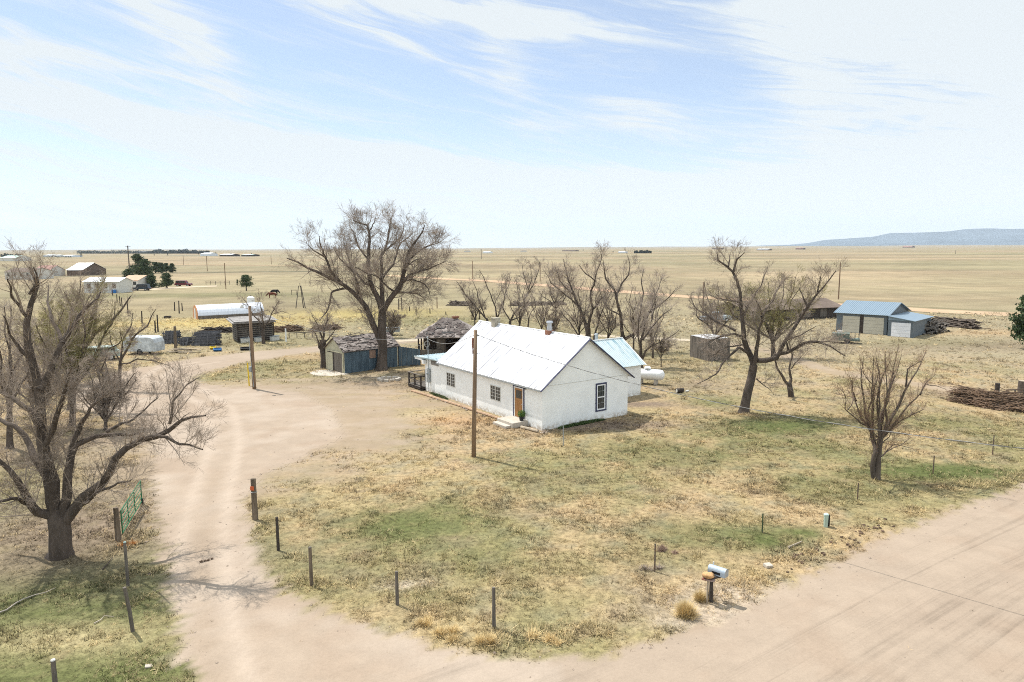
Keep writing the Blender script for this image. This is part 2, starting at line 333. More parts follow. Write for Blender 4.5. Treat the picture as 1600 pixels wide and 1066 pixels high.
ELL = [ # px,py, rx m, ry m, kind, strength
 (620,822,3.2,2.4,'green',.95),(700,800,2.6,2.6,'green',.6),(770,870,1.8,1.4,'green',.4),(1070,835,2.6,2.0,'green',.55),(1180,838,2.5,1.5,'green',.75),
 (1252,832,.9,.7,'green',1.0),(1195,845,.8,.7,'green',1.0),(1430,738,4.0,1.6,'green',1.0),(1500,736,3.0,1.3,'green',1.1),(1210,665,5.5,2.6,'green',1.0),(1120,628,3,2,'green',.6),(1000,700,4,3,'green',.5),
 (1100,715,4.5,2.5,'green',.5),(1240,700,5,3,'green',.45),(1290,760,4,2.2,'green',.4),(900,740,3,2.5,'green',.3),(1480,660,5,3,'green',.4),(1560,700,4,2,'green',.4),(1360,640,5,3,'green',.25),
 (690,940,1.6,.8,'green',.45),(1010,870,2.0,1.4,'green',.35),(100,930,9,5,'olive',.8),(70,930,6.0,3.2,'green',1.4),(120,900,5,1.6,'soil',.8),(60,880,5,1.6,'soil',.8),(40,1040,4,2,'green',1.1),(200,1050,2,1.5,'green',1.1),(100,1000,3,1.2,'straw',.6),(150,915,4,2,'green',1.0),(230,880,2,3,'olive',.8),(240,820,1.5,3,'green',.3),  # soil and olive by the left tree: litter plus painted-in tree shade
 (430,570,7,5,'green',.35),(390,590,6,4,'olive',.5),(840,760,4,2,'olive',.3),(620,640,4,2.4,'green',.25),(740,650,3,2,'olive',.3),
 (700,655,3.2,2.2,'orange',.75),(650,648,3,1.6,'straw',.5),(480,558,5,3,'orange',.25),
 (930,665,6.0,1.5,'soil',1.0),(1005,632,2.6,1.2,'soil',.9),(590,600,8,3.5,'soil',.55),(540,582,5,3,'soil',.35),(1080,605,4,3,'soil',.4),(1120,600,6,3,'soil',.25),(500,690,5,2,'soil',.35),(330,870,.4,1.0,'straw',.5),
 (300,505,13,9,'gold',.8),(390,505,10,8,'gold',.7),(560,490,18,12,'gold',.85),(130,490,18,14,'straw',.6),(660,500,16,8,'olive',.35),(640,490,10,9,'green',.25),(320,525,18,6,'olive',.4),(430,535,16,5,'olive',.4),
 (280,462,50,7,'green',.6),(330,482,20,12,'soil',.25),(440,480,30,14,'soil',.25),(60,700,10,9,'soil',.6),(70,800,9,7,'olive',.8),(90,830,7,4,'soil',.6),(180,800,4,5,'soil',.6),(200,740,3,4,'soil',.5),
 (1540,540,18,5,'soil',.55),(1440,535,12,5,'olive',.4),(1490,615,8,2,'soil',.45),(1580,520,14,4,'orange',.3),(1060,560,8,8,'olive',.3),(830,520,25,10,'olive',.4),(720,505,14,8,'green',.3),
 (640,915,1.1,.5,'bare',.7),(1150,930,1.8,1.0,'bare',.6),(1120,965,2.5,.9,'bare',.6),(575,590,4,2,'bare',.3)]
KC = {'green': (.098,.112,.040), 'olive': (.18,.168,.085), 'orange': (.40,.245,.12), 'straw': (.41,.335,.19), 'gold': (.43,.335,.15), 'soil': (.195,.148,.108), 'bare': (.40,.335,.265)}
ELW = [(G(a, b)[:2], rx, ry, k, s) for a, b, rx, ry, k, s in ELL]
TRW = polyworld(TRACK)
DRW = polyworld([(345,1110),(335,1060),(322,1000),(318,940),(316,880),(318,830),(330,770),(345,720),(352,680),(345,640),(300,610),(240,590),(260,575),(400,556),(500,546)])
def linedist(x, y, pl):
    d = np.full(x.shape, 1e9)
    for i in range(len(pl)-1):
        a = pl[i]; e = pl[i+1]-a; L = e@e
        t = np.clip(((x-a[0])*e[0]+(y-a[1])*e[1])/L, 0, 1); d = np.minimum(d, np.hypot(x-a[0]-t*e[0], y-a[1]-t*e[1]))
    return d
def masks(x, y):
    near = (np.abs(x) < 130) & (y < 160) & (y > 5)
    road = np.full(x.shape, -99.); drive = np.full(x.shape, -99.); yard = np.full(x.shape, -99.); tr = np.full(x.shape, 99.)
    xn, yn = x[near], y[near]
    road[near] = sdist(xn, yn, ROAD); drive[near] = sdist(xn, yn, DRIVE); yard[near] = sdist(xn, yn, YARD); tr[near] = linedist(xn, yn, TRW)
    wob = (fbm(x, y, .9, 3, 5)-.5)*1.1+(fbm(x, y, 4, 2, 9)-.5)*1.1
    soft = .22+.012*np.maximum(y-20, 0)
    d = np.maximum(sst(-soft, soft, np.maximum(road, drive)+wob*(.7+.01*y)), sst(-6.5, 2.5, yard+wob*2.6+(fbm(x*.35+y*.15, y*.9, .7, 4, 15)-.5)*9)*.92)
    d = np.maximum(d, sst(1.9, .6, tr+wob*.8)*.8)
    return d, road, drive
def gcol(x, y):
    d, road, drive = masks(x, y)
    a = fbm(x, y, .33, 4, 1); b = fbm(x, y, 1.3, 4, 2); c = fbm(x, y, .09, 3, 3); fine = fbm(x, y, 2.6, 3, 6)
    col = np.empty(x.shape+(3,))
    dry = np.array((.320,.252,.136)); tan = np.array((.352,.262,.150)); grey = np.array((.250,.216,.145)); yel = np.array((.292,.249,.170)); brown = np.array((.235,.178,.122)); grn = np.array((.145,.155,.062))
    def mixc(col, k, f): f = np.clip(f, 0, 1)[..., None]; return col*(1-f)+k*f
    col[:] = dry
    col = mixc(col, tan, sst(.36, .56, a)); col = mixc(col, grey, sst(.52, .70, b)*.7)
    col = mixc(col, grn, sst(.46, .66, fbm(x, y, .22, 4, 8))*.45*sst(95, 60, y))
    col = mixc(col, brown, sst(.56, .74, fbm(x, y, .7, 4, 12))*.5)
    far = sst(55, 100, y+.2*x+(c-.5)*30)
    col = mixc(col, yel*(.86+.28*fbm(x, y, .05, 4, 4))[..., None], far*.85)
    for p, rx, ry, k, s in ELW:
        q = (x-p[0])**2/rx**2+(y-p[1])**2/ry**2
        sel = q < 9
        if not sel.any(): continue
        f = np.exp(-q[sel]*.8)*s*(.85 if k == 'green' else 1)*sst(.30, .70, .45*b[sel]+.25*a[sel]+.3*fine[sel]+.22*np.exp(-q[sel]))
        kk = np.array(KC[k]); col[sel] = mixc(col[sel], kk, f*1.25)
    # dirt
    u = (x*.832+y*.555); v = (-x*.555+y*.832)           # along and across the county road
    dc = np.array((.328,.262,.200))*(.93+.14*fbm(x, y, .25, 4, 21))[..., None]
    dc = mixc(dc, np.array((.300,.228,.168)), sst(.5, .72, fbm(x, y, .6, 4, 22))*.5)
    trk = fbm(u*.05, v*1.7, 1, 4, 23); dc = mixc(dc, np.array((.265,.205,.155)), np.where(road > .3, np.exp(-((road-4.3)/.8)**2)*.30*sst(.3, .6, fbm(x, y, .5, 3, 24)), 0))
    dc = mixc(dc, np.array((.39,.325,.262)), np.where((drive > 0) & (y < 60), sst(.45, .7, fbm(x, y, .35, 3, 25))*.5, 0))
    ld = linedist(x, y, DRW); nearl = (ld < 4) & (y < 75)
    dc = mixc(dc, np.array((.28,.215,.155)), np.where(nearl, np.exp(-(ld/.35)**2)*.55*sst(.40, .62, fbm(x, y, .8, 3, 61)), 0))
    dc = mixc(dc, np.array((.42,.345,.275)), np.where(nearl, np.exp(-((ld-.85)/.28)**2)*.6, 0))
    dc = mixc(dc, np.array((.285,.22,.165)), np.where(nearl, np.exp(-((ld-1.3)/.12)**2)*.35*sst(.4, .6, fbm(x, y, .4, 3, 62)), 0))
    yardonly = sst(.6, -.8, drive)*sst(.6, -.8, road)
    dc = mixc(dc, np.array((.275,.212,.145)), yardonly*(.25+.55*sst(.38, .62, fbm(x*.5, y, 1.1, 4, 27))))
    dd = np.clip(d, 0, 1)
    return mixc(col*.93, dc*.93, dd), d, road, drive, dc

def ground_mat(far=False):
    m = bpy.data.materials.new('dry_ground'); m.use_nodes = True; t = NT(m.node_tree); b = m.node_tree.nodes['Principled BSDF']
    b.inputs['Roughness'].default_value = .95; b.inputs['Specular IOR Level'].default_value = .08
    at = t.new('ShaderNodeAttribute', attribute_name='Col'); ad = t.new('ShaderNodeAttribute', attribute_name='dirt')
    ge = t.new('ShaderNodeNewGeometry'); pos = ge.outputs['Position']; s = t.new('ShaderNodeSeparateXYZ'); t.l.new(pos, s.inputs[0])
    nA = t.noise(pos, 3.5, 6, .68, .4); nB = t.noise(pos, 16, 4, .65); nC = t.noise(pos, .12, 7, .62); nD = t.noise(pos, .012, 6, .6)
    lawn = t.m('ADD', t.mapr(nA, .32, .68, .68, 1.22), t.mapr(nB, .3, .7, -.20, .20))
    nE = t.noise(pos, 30, 3, .7); nF = t.noise(pos, 1.1, 5, .6)
    dirt = t.m('ADD', t.mapr(nE, .3, .7, .95, 1.05), t.mapr(nF, .3, .7, -.05, .05))
    mpr = t.new('ShaderNodeMapping'); mpr.inputs['Rotation'].default_value = (0,0,R(-33.7)); t.l.new(pos, mpr.inputs[0])
    sr = t.new('ShaderNodeSeparateXYZ'); t.l.new(mpr.outputs[0], sr.inputs[0]); wp = t.noise(pos, .07, 2, .4)
    cr = t.new('ShaderNodeCombineXYZ'); t.put(cr.inputs[0], t.m('MULTIPLY', sr.outputs[0], .012)); t.put(cr.inputs[1], t.m('ADD', t.m('MULTIPLY', sr.outputs[1], 1.5), t.m('MULTIPLY', wp, 1.6)))
    st = t.noise(cr.outputs[0], 1.5, 6, .72); stv = t.mapr(st, .47, .66)
    crossm = t.m('MULTIPLY', t.mapr(t.noise(pos, .35, 5, .6), .36, .62, .25, 1.0), stv); ar = t.new('ShaderNodeAttribute', attribute_name='roadm')
    dirt = t.m('SUBTRACT', dirt, t.m('MULTIPLY', t.m('MULTIPLY', crossm, ar.outputs['Fac']), .26))
    grain = t.noise(pos, 9, 4, .75); dirt = t.m('ADD', dirt, t.mapr(grain, .3, .7, -.05, .05))
    k = t.mix(ad.outputs['Fac'], lawn, dirt)
    far = t.mapr(s.outputs[1], 60, 160)
    field = t.m('MULTIPLY', t.mapr(nC, .3, .7, .84, 1.14), t.mapr(nD, .35, .65, .86, 1.10))
    k = t.mix(1.0, k, t.mix(far, (1,1,1,1), field), 'MULTIPLY')
    # pebbles and clods on the bare dirt
    vo = t.new('ShaderNodeTexVoronoi'); t.l.new(pos, vo.inputs['Vector']); vo.inputs['Scale'].default_value = 2.6
    peb = t.m('MULTIPLY', t.mapr(vo.outputs['Distance'], .05, .09, 1, 0), t.mapr(t.noise(pos, .5, 3, .6), .55, .7))
    c = t.mix(1.0, at.outputs['Color'], k, 'MULTIPLY')
    c = t.mix(t.m('MULTIPLY', t.m('MULTIPLY', peb, .35), ad.outputs['Fac']), c, (.2,.15,.11,1))
    # broad fields far out: greener, greyer and strawy tracts
    big = t.noise(pos, .0035, 5, .6); hue = t.mix(t.mapr(big, .38, .62), (.93,.97,.90,1), (1.06,1.0,.98,1))
    sc = t.new('ShaderNodeMapping'); t.l.new(pos, sc.inputs[0]); sc.inputs['Scale'].default_value = (.0006,.006,.01); sc.inputs['Rotation'].default_value = (0,0,R(4))
    band = t.noise(sc.outputs[0], 1.0, 5, .6); hue = t.mix(1.0, hue, t.mix(t.mapr(band, .38, .62), (.82,.82,.80,1), (1.08,1.05,1.02,1)), 'MULTIPLY')
    c = t.mix(far, c, t.mix(1.0, c, hue, 'MULTIPLY')); t.put(b.inputs['Base Color'], c)
    bp = t.new('ShaderNodeBump'); bp.inputs['Distance'].default_value = .06
    t.put(bp.inputs['Strength'], t.mix(ad.outputs['Fac'], (.75,)*3+(1,), (.18,)*3+(1,)))
    mp = t.new('ShaderNodeMapping'); mp.inputs['Rotation'].default_value = (0,0,R(-33.7)); mp.inputs['Scale'].default_value = (1,1,1); t.l.new(pos, mp.inputs[0])
    mp2 = t.new('ShaderNodeMapping'); mp2.inputs['Scale'].default_value = (.12,3.0,1); t.l.new(mp.outputs[0], mp2.inputs[0])
    rut = t.noise(mp2.outputs[0], 1.6, 4, .6)
    hh = t.mix(ad.outputs['Fac'], nA, t.m('ADD', t.m('MULTIPLY', rut, .7), t.m('MULTIPLY', nB, .5)))
    t.put(bp.inputs['Height'], hh); t.l.new(bp.outputs[0], b.inputs['Normal'])
    return m
M['ground'] = ground_mat()
def gz(x, y):
    d = masks(x, y)[0]
    return sst(3500, 9000, y)*np.maximum(fbm(x, y, .0004, 4, 71)-.42, 0)*60+(.05*(fbm(x, y, .8, 3, 31)-.5)+.05*(fbm(x, y, 2.2, 2, 33)-.5))*(1-np.clip(d, 0, 1)*.85)*sst(140, 90, y)*sst(140, 90, np.abs(x))
def meshgrid_obj(name, V, Fq, col, dirt, mat_, smooth=True, roadm=None):
    me = bpy.data.meshes.new(name); me.vertices.add(len(V)); me.vertices.foreach_set('co', V.astype(np.float32).ravel())
    n = Fq.shape[1]; me.loops.add(Fq.size); me.loops.foreach_set('vertex_index', Fq.astype(np.int32).ravel())
    me.polygons.add(len(Fq)); me.polygons.foreach_set('loop_start', np.arange(0, Fq.size, n, dtype=np.int32)); me.update(calc_edges=True)
    if smooth: me.polygons.foreach_set('use_smooth', np.ones(len(Fq), bool))
    if col is not None:
        a = me.attributes.new('Col', 'FLOAT_COLOR', 'POINT'); a.data.foreach_set('color', np.c_[col, np.ones(len(V))].astype(np.float32).ravel())
    if dirt is not None:
        a = me.attributes.new('dirt', 'FLOAT', 'POINT'); a.data.foreach_set('value', dirt.astype(np.float32).ravel())
    if roadm is not None:
        a = me.attributes.new('roadm', 'FLOAT', 'POINT'); a.data.foreach_set('value', roadm.astype(np.float32).ravel())
    me.materials.append(mat_); o = bpy.data.objects.new(name, me); C.objects.link(o); return o
def geo(a, b, n): return a*(b/a)**(np.arange(1, n+1)/n)
dx = .3
xs = np.concatenate([-geo(60, 16000, 38)[::-1]-0, np.arange(-60, 66, dx)]); xs = np.concatenate([xs, 66+geo(1, 18000, 50)])
ys = np.concatenate([-geo(5, 3000, 14)[::-1], np.arange(0, 14, 1.5), np.arange(14, 60, dx), np.arange(60, 130, .5), 130+geo(1, 17500, 62)])
gx, gy = np.meshgrid(xs, ys); nx, ny = len(xs), len(ys)
x_, y_ = gx.ravel(), gy.ravel()
colg, dirtg, roadg, driveg, _ = gcol(x_, y_)
V = np.c_[x_, y_, gz(x_, y_)]
ii = (np.arange(ny-1)[:, None]*nx+np.arange(nx-1)[None, :]).ravel()
Fq = np.c_[ii, ii+1, ii+1+nx, ii+nx]
roadm = sst(.2, 1.6, roadg)
tag(meshgrid_obj('ground', V, Fq, colg, dirtg, M['ground'], True, roadm), kind='structure')
def sub(name, sel, dz, notall=None):
    k = sel[Fq].all(axis=1)
    if notall is not None: k &= ~notall[Fq].all(axis=1)
    f = Fq[k]; used = np.unique(f); mp = np.full(len(V), -1); mp[used] = np.arange(len(used))
    v = V[used].copy(); v[:, 2] += dz
    return tag(meshgrid_obj(name, v, mp[f], colg[used], dirtg[used], M['ground'], True, roadm[used]), kind='structure')
win = (y_ > 12) & (y_ < 128) & (np.abs(x_) < 66)
cutl = (x_*.555-y_*.832) > (G(640,994)[0]*.555-G(640,994)[1]*.832)-.5
isroad = win & (roadg > -.15)
sub('road', isroad, .006); sub('driveway', win & (np.maximum(driveg, roadg) > -.15), .006, isroad)
# far roads and tracks as ribbons with soft shoulders
def ribbon(name, pl, width, core, z=.02, step=2.5, soft=.35, dirtv=.7):
    pl = polyworld(pl); L = np.r_[0, np.cumsum(np.hypot(*np.diff(pl, axis=0).T))]; s = np.arange(0, L[-1], step)
    cx = np.interp(s, L, pl[:, 0]); cy = np.interp(s, L, pl[:, 1]); k = np.ones(9)/9
    if len(s) > 20:
        cx[4:-4] = np.convolve(cx, k, 'valid'); cy[4:-4] = np.convolve(cy, k, 'valid')
    tx, ty = np.gradient(cx), np.gradient(cy); n = np.hypot(tx, ty); nxx, nyy = -ty/n, tx/n
    off = np.linspace(-1, 1, 11)*width/2; VX = cx[:, None]+nxx[:, None]*off; VY = cy[:, None]+nyy[:, None]*off
    x, y = VX.ravel(), VY.ravel(); c, d = gcol(x, y)[:2]
    t = np.abs(np.tile(np.linspace(-1, 1, 11), len(s))); f = sst(1.0, 1-soft, t+(fbm(x, y, .5, 3, 41)-.5)*.35)
    c = c*(1-f[:, None])+np.array(core)*f[:, None]
    ii = (np.arange(len(s)-1)[:, None]*11+np.arange(10)[None, :]).ravel()
    return tag(meshgrid_obj(name, np.c_[x, y, gz(x, y)+z], np.c_[ii, ii+1, ii+12, ii+11], c, np.maximum(d, f*dirtv), M['ground']), kind='structure')
ribbon('far_road', [(600,430),(690,436),(760,439),(900,450),(1060,463),(1200,471),(1330,477),(1460,487),(1600,492),(1900,510)], 9, (.46,.33,.23), .05)
ribbon('far_verge', [(900,448.5),(1060,461),(1200,468),(1330,474),(1460,483.5),(1600,488)], 7, (.22,.19,.12), .03, dirtv=0)
ribbon('ditch', [(60,434),(230,427.5),(400,425),(520,424),(640,424)], 11, (.17,.16,.11), .05, dirtv=0)
ribbon('far_track', [(180,452),(240,452),(300,448),(345,447)], 10, (.44,.365,.29), .03)
ribbon('field_line', [(260,399),(400,401.5),(560,402)], 26, (.20,.20,.16), .06, step=12, dirtv=0)
ribbon('field_strip', [(200,413),(420,415),(560,418)], 22, (.33,.25,.17), .06, step=8, dirtv=0)
ribbon('pasture_path', [(620,533),(660,530.5),(700,527.5),(760,524),(900,523),(1105,533)], 2.6, (.43,.365,.28), .02)

# mountains far away
def mountains():
    Yd = 14000.; prof = [(1180,383),(1230,382),(1262,379),(1290,374),(1330,371.5),(1365,369),(1390,363.5),(1440,362.5),(1480,361),(1510,357),(1545,356),(1580,357),(1620,356),(1700,352),(1850,349),(2100,352),(2500,360),(3000,384)]
    px = np.linspace(1180, 3000, 320); py = np.interp(px, *np.array(prof, float).T)
    rows = []; NR = 14
    for r in range(NR):
        k = r/(NR-1); row = []
        for i, (a, b) in enumerate(zip(px, py)):
            q = P(a, b, Yd); h = max(q[2]-H, 0)
            n = vn(np.array([i*.11]), np.array([r*.6]), 3)[0]
            hh = (h if r == NR-1 else h*math.sin(k*math.pi/2)*(.55+.30*n)) if r else -60
            row.append((q[0]*(1-.08*(1-k)), Yd*(1-.22*(1-k)), hh))
        rows.append(row)
    v = np.array(rows).reshape(-1, 3); n = len(px); ii = (np.arange(NR-1)[:, None]*n+np.arange(n-1)[None, :]).ravel()
    m = mat('mountain', (.11,.145,.17), .95, .3, .001, spec=.05)
    tag(meshgrid_obj('mountains', v, np.c_[ii, ii+1, ii+1+n, ii+n], None, None, m), kind='structure')
mountains()

# ------------------------------------------------------------------ grass: one mesh of small blades in tufts
def grass():
    m = bpy.data.materials.new('grass_blade'); m.use_nodes = True; t = NT(m.node_tree); b = m.node_tree.nodes['Principled BSDF']
    at = t.new('ShaderNodeAttribute', attribute_name='Col'); t.l.new(at.outputs['Color'], b.inputs['Base Color']); b.inputs['Roughness'].default_value = .8; b.inputs['Specular IOR Level'].default_value = .15
    tr = t.new('ShaderNodeBsdfTranslucent'); t.l.new(at.outputs['Color'], tr.inputs[0]); ms = t.new('ShaderNodeMixShader'); ms.inputs[0].default_value = .5
    out = m.node_tree.nodes['Material Output']; t.l.new(b.outputs[0], ms.inputs[1]); t.l.new(tr.outputs[0], ms.inputs[2]); t.l.new(ms.outputs[0], out.inputs[0])
    px_, py_ = [], []
    for (y0, y1, dens) in ((15,26,68),(26,36,46),(36,50,25),(50,75,8),(75,125,2.4)):
        xm = y1*.80+4; n = int(dens*(y1-y0)*2*xm); px_.append(rng.uniform(-xm, xm, n)); py_.append(rng.uniform(y0, y1, n))
    cx, cy = np.concatenate(px_), np.concatenate(py_)
    d = masks(cx, cy)[0]; tuft = fbm(cx, cy, .9, 3, 51)
    keep = rng.random(len(cx)) < np.clip(1-d*1.25, 0.003, 1)*(.45+1.0*sst(.35, .6, tuft))
    # nothing grows inside the house
    A = G(847,673)[:2]; c, s = math.cos(R(34.7)), math.sin(R(34.7)); lx = (cx-A[0])*c+(cy-A[1])*s; ly = -(cx-A[0])*s+(cy-A[1])*c
    keep &= ~((lx > -.1) & (lx < 13.6) & (ly > -.05) & (ly < 16.5))
    cx, cy, tuft, d = cx[keep], cy[keep], tuft[keep], d[keep]
    base = gcol(cx, cy)[0]; N = len(cx); K = 7
    soil = fbm(cx, cy, .5, 3, 53)
    scl = (.62+.62*sst(.4, .7, tuft))*rng.uniform(.6, 1.35, N)*(1+.014*np.maximum(cy-25, 0))*(1-.5*np.clip(d, 0, 1))
    green = base[:, 1] > base[:, 0]*.98; scl[green] *= .72; edge = np.exp(-((np.maximum(masks(cx, cy)[1], masks(cx, cy)[2])+.9)/.8)**2); scl *= 1+.45*edge*sst(.4, .6, tuft)
    bright = rng.uniform(.75, 1.70, N)*(1.14-.20*sst(.5, .75, soil)); base = base*bright[:, None]
    strawy = rng.random(N) < .28+.35*edge; base[strawy] = base[strawy]*.5+np.array((.56,.45,.27))*.5*bright[strawy][:, None]
    dead = rng.random(N) < .13*sst(90, 45, cy); base[dead] = base[dead]*.42
    ang = rng.uniform(0, 2*np.pi, (N, K)); lean = rng.uniform(.5, 1.5, (N, K)); ln = scl[:, None]*rng.uniform(.06, .15, (N, K)); wd = scl[:, None]*rng.uniform(.006, .014, (N, K))*(1+.02*np.maximum(cy-25, 0))[:, None]
    ox = rng.normal(0, .05, (N, K))*scl[:, None]; oy = rng.normal(0, .05, (N, K))*scl[:, None]
    bx = cx[:, None]+ox; by = cy[:, None]+oy; z0 = gz(cx, cy)[:, None]-.005+0*bx
    sx, sy = -np.sin(ang)*wd, np.cos(ang)*wd
    tx = bx+np.cos(ang)*np.sin(lean)*ln; ty = by+np.sin(ang)*np.sin(lean)*ln; tz = z0+np.cos(lean)*ln+.015
    V = np.stack([np.stack([bx-sx, by-sy, z0], -1), np.stack([bx+sx, by+sy, z0], -1), np.stack([tx, ty, tz], -1)], 2).reshape(-1, 3)
    cc = np.repeat(base, K*3, axis=0)*np.repeat(rng.uniform(.82, 1.2, N*K), 3)[:, None]
    o = meshgrid_obj('dry_grass', V, np.arange(len(V)).reshape(-1, 3), np.clip(cc, .01, .9), None, m, False)
    tag(o, 'short dry grass and green tufts covering the yard and verges', 'grass', kind='stuff'); print('blades', N*K)
grass()

# ------------------------------------------------------------------ farmhouse (local x = across, y = along the front wall, origin at the near corner)
HA = G(847,673)[:2]; HR = R(34.7)
def ribs(mb, e0, e1, r0, r1, n, w=.022, h=.022, jit=0):
    e0, e1, r0, r1 = map(Vector, (e0, e1, r0, r1)); nn = (e1-e0).cross(r0-e0).normalized(); nn = nn if nn.z > 0 else -nn
    for i in range(n+1):
        t = i/n; a = e0.lerp(e1, t)+nn*h*.4; b = r0.lerp(r1, t)+nn*h*.4; mb.beam(a, b, w, h, nn)
def house():
    t = thing('farmhouse', 'white block farmhouse with a streaked white metal gable roof and tan front door', 'house', (HA[0], HA[1], 0), HR)
    W, L, ze, zr = 7.73, 13.67, 2.97, 5.80
    wl = MB(); wl.prism([(0,-.3),(W,-.3),(W,ze),(W/2,zr),(0,ze)], 'y', 0, L)
    wl.box(.02, W-1.2, L, 16.4, -.3, 2.72); o = wl.build('wall', M['block_wall'], t)
    # roof
    ov = .27; sl = (zr-ze)/(W/2); ex = -.32; ez = ze+ex*sl+.05; rz_ = zr+.10
    rf = MB(); y0, y1 = -ov, L+.2
    rf.slab((ex,y0,ez),(ex,y1,ez),(W/2,y1,rz_),(W/2,y0,rz_), .05); rf.slab((W-ex,y0,ez),(W-ex,y1,ez),(W/2,y1,rz_),(W/2,y0,rz_), .05)
    ribs(rf, (ex,y0+.1,ez),(ex,y1-.1,ez),(W/2,y0+.1,rz_),(W/2,y1-.1,rz_), 46, .035, .03); ribs(rf, (W-ex,y0+.1,ez),(W-ex,y1-.1,ez),(W/2,y0+.1,rz_),(W/2,y1-.1,rz_), 46, .035, .03)
    roof = rf.build('roof', M['roof_white'], t)
    rc = MB(); rc.tube([(W/2,y0,rz_+.02),(W/2,y1,rz_+.02)], .06, 6); rc.build('ridge_cap', M['white'], roof)
    fs = MB()
    fs.beam((ex-.02,y0-.02,ez-.07),(W/2,y0-.02,rz_-.07), .05, .16, (0,1,0)); fs.beam((W-ex+.02,y0-.02,ez-.07),(W/2,y0-.02,rz_-.07), .05, .16, (0,1,0)); fs.build('bargeboard', M['navy'], roof)
    ga = MB(); ga.beam((ex-.012,y0,ez-.08),(ex-.012,y1,ez-.08), .03, .08); ga.build('drip_edge', M['grey_metal'], roof)
    # seam line where the gable begins
    sm = MB(); sm.box(.3, W-.3, -.018, -.001, 2.93, 2.955); sm.build('gable_seam', M['offwhite'], o)
    # chimneys
    ch = MB(); ch.box(W/2-.36,W/2+.16, 10.9,11.45, 4.9,6.33); ch.box(W/2-.40,W/2+.20,10.86,11.49,6.33,6.40); ch.build('block_chimney', mat('chimney_block', (.40,.36,.28), .9, .3, 6, .5), roof, bevel=.015)
    fl = MB(); fl.beam((W/2+.18,10.7,rz_-.05),(W/2+.18,11.7,rz_-.05), .35, .12); fl.build('chimney_flashing', M['roof_aqua'], roof)
    c2 = MB(); c2.box(W/2-.28,W/2+.2, 3.9,4.38, 5.2,6.02); bc = c2.build('brick_chimney', M['brick'], roof); c3 = MB(); c3.tube([(W/2-.04,4.14,6.02),(W/2-.04,4.14,6.28)], .2, 12); c3.tube([(W/2-.04,4.14,6.28),(W/2-.04,4.14,6.58)], .17, 12); c3.tube([(W/2-.04,4.14,6.58),(W/2-.04,4.14,6.70)], [.26,.22], 12); c3.build('flue_pipe', M['steel'], roof, smooth=False)
    # lean-to end with its low roof
    pr = MB(); pr.slab((ex,L+.15,2.96),(ex,17.8,2.82),(W-1.0,17.8,2.82),(W-1.0,L+.15,3.15), .07); ribs(pr, (ex,L+.3,2.97),(W-1,L+.3,3.14),(ex,17.7,2.84),(W-1,17.7,2.84), 28, .035, .03)
    pr.build('porch_roof', M['roof_aqua'], t)
    bb = MB(); bb.box(-.3,.05,16.4,17.7,2.62,2.76); bb.box(-.1,.06,16.4,16.55,2.3,2.62); bb.build('porch_beam', M['white'], t)
    pl = MB(); pl.box(-.30,-.02,16.1,16.42,2.35,2.66); pl.build('porch_light', M['white'], t)
    # front windows
    for (ya, yb) in ((11.40,12.63),(4.94,6.17)):
        z0, z1 = 1.10, 2.08; f = MB(); x0, x1 = -.035, .02
        f.box(x0,x1,ya,yb,z0-.05,z0); f.box(x0,x1,ya,yb,z1,z1+.05)
        f.box(x0,x1,ya-.05,ya,z0-.05,z1+.05); f.box(x0,x1,yb,yb+.05,z0-.05,z1+.05)
        f.box(x0-.002,x1,(ya+yb)/2-.05,(ya+yb)/2+.05,z0,z1)
        for sgn in (0, 1):
            a = ya+sgn*((yb-ya)/2+.05); b = a+(yb-ya)/2-.05; mid = (a+b)/2
            f.box(-.028,x1-.002,mid-.015,mid+.015,z0,z1)
            for k in (1,2,3): z = z0+(z1-z0)*k/4; f.box(-.026,x1-.003,a,b,z-.014,z+.014)
        fo = f.build('window', M['offwhite'], t); g = MB(); g.box(-.012,.01,ya,yb,z0,z1); g.build('pane', M['glass'], fo)
    # gable window with dark trim
    a, b, z0, z1 = 4.66, 5.66, .62, 2.62; f = MB(); tw = .10
    f.box(a,b,-.045,.02,z0-.0,z0+tw); f.box(a,b,-.045,.02,z1-tw,z1); f.box(a,a+tw,-.043,.02,z0+tw,z1-tw); f.box(b-tw,b,-.043,.02,z0+tw,z1-tw); fo = f.build('window', M['navy'], t)
    s2 = MB(); i0, i1, k0, k1 = a+tw, b-tw, z0+tw, z1-tw; sw = .09
    s2.box(i0,i1,-.032,.018,k0,k0+sw); s2.box(i0,i1,-.032,.018,k1-sw,k1); s2.box(i0,i0+sw,-.031,.018,k0+sw,k1-sw); s2.box(i1-sw,i1,-.031,.018,k0+sw,k1-sw); zm = (k0+k1)/2; s2.box(i0+sw,i1-sw,-.034,.018,zm-.04,zm+.04); s2.build('sash', M['white'], fo)
    mu = MB()
    for zz in (k0+sw+(zm-.04-k0-sw)/2, zm+.04+(k1-sw-zm-.04)/2): mu.box(i0+sw,i1-sw,-.018,-.006,zz-.01,zz+.01)
    for xx in (i0+sw+(i1-i0-2*sw)/3, i0+sw+2*(i1-i0-2*sw)/3): mu.box(xx-.008,xx+.008,-.016,-.006,k0+sw,k1-sw)
    mu.build('muntin', M['grey_metal'], fo)
    g = MB(); g.box(i0,i1,-.008,.012,k0,k1); g.build('pane', M['glass'], fo)
    # front door
    y0d, y1d, z0, z1 = 1.98, 3.30, .38, 2.50; d = MB()
    d.box(-.05,.02,y0d,y0d+.09,z0,z1); d.box(-.05,.02,y1d-.09,y1d,z0,z1); d.box(-.052,.02,y0d,y1d,z1,z1+.07); do = d.build('door_trim', M['navy'], t)
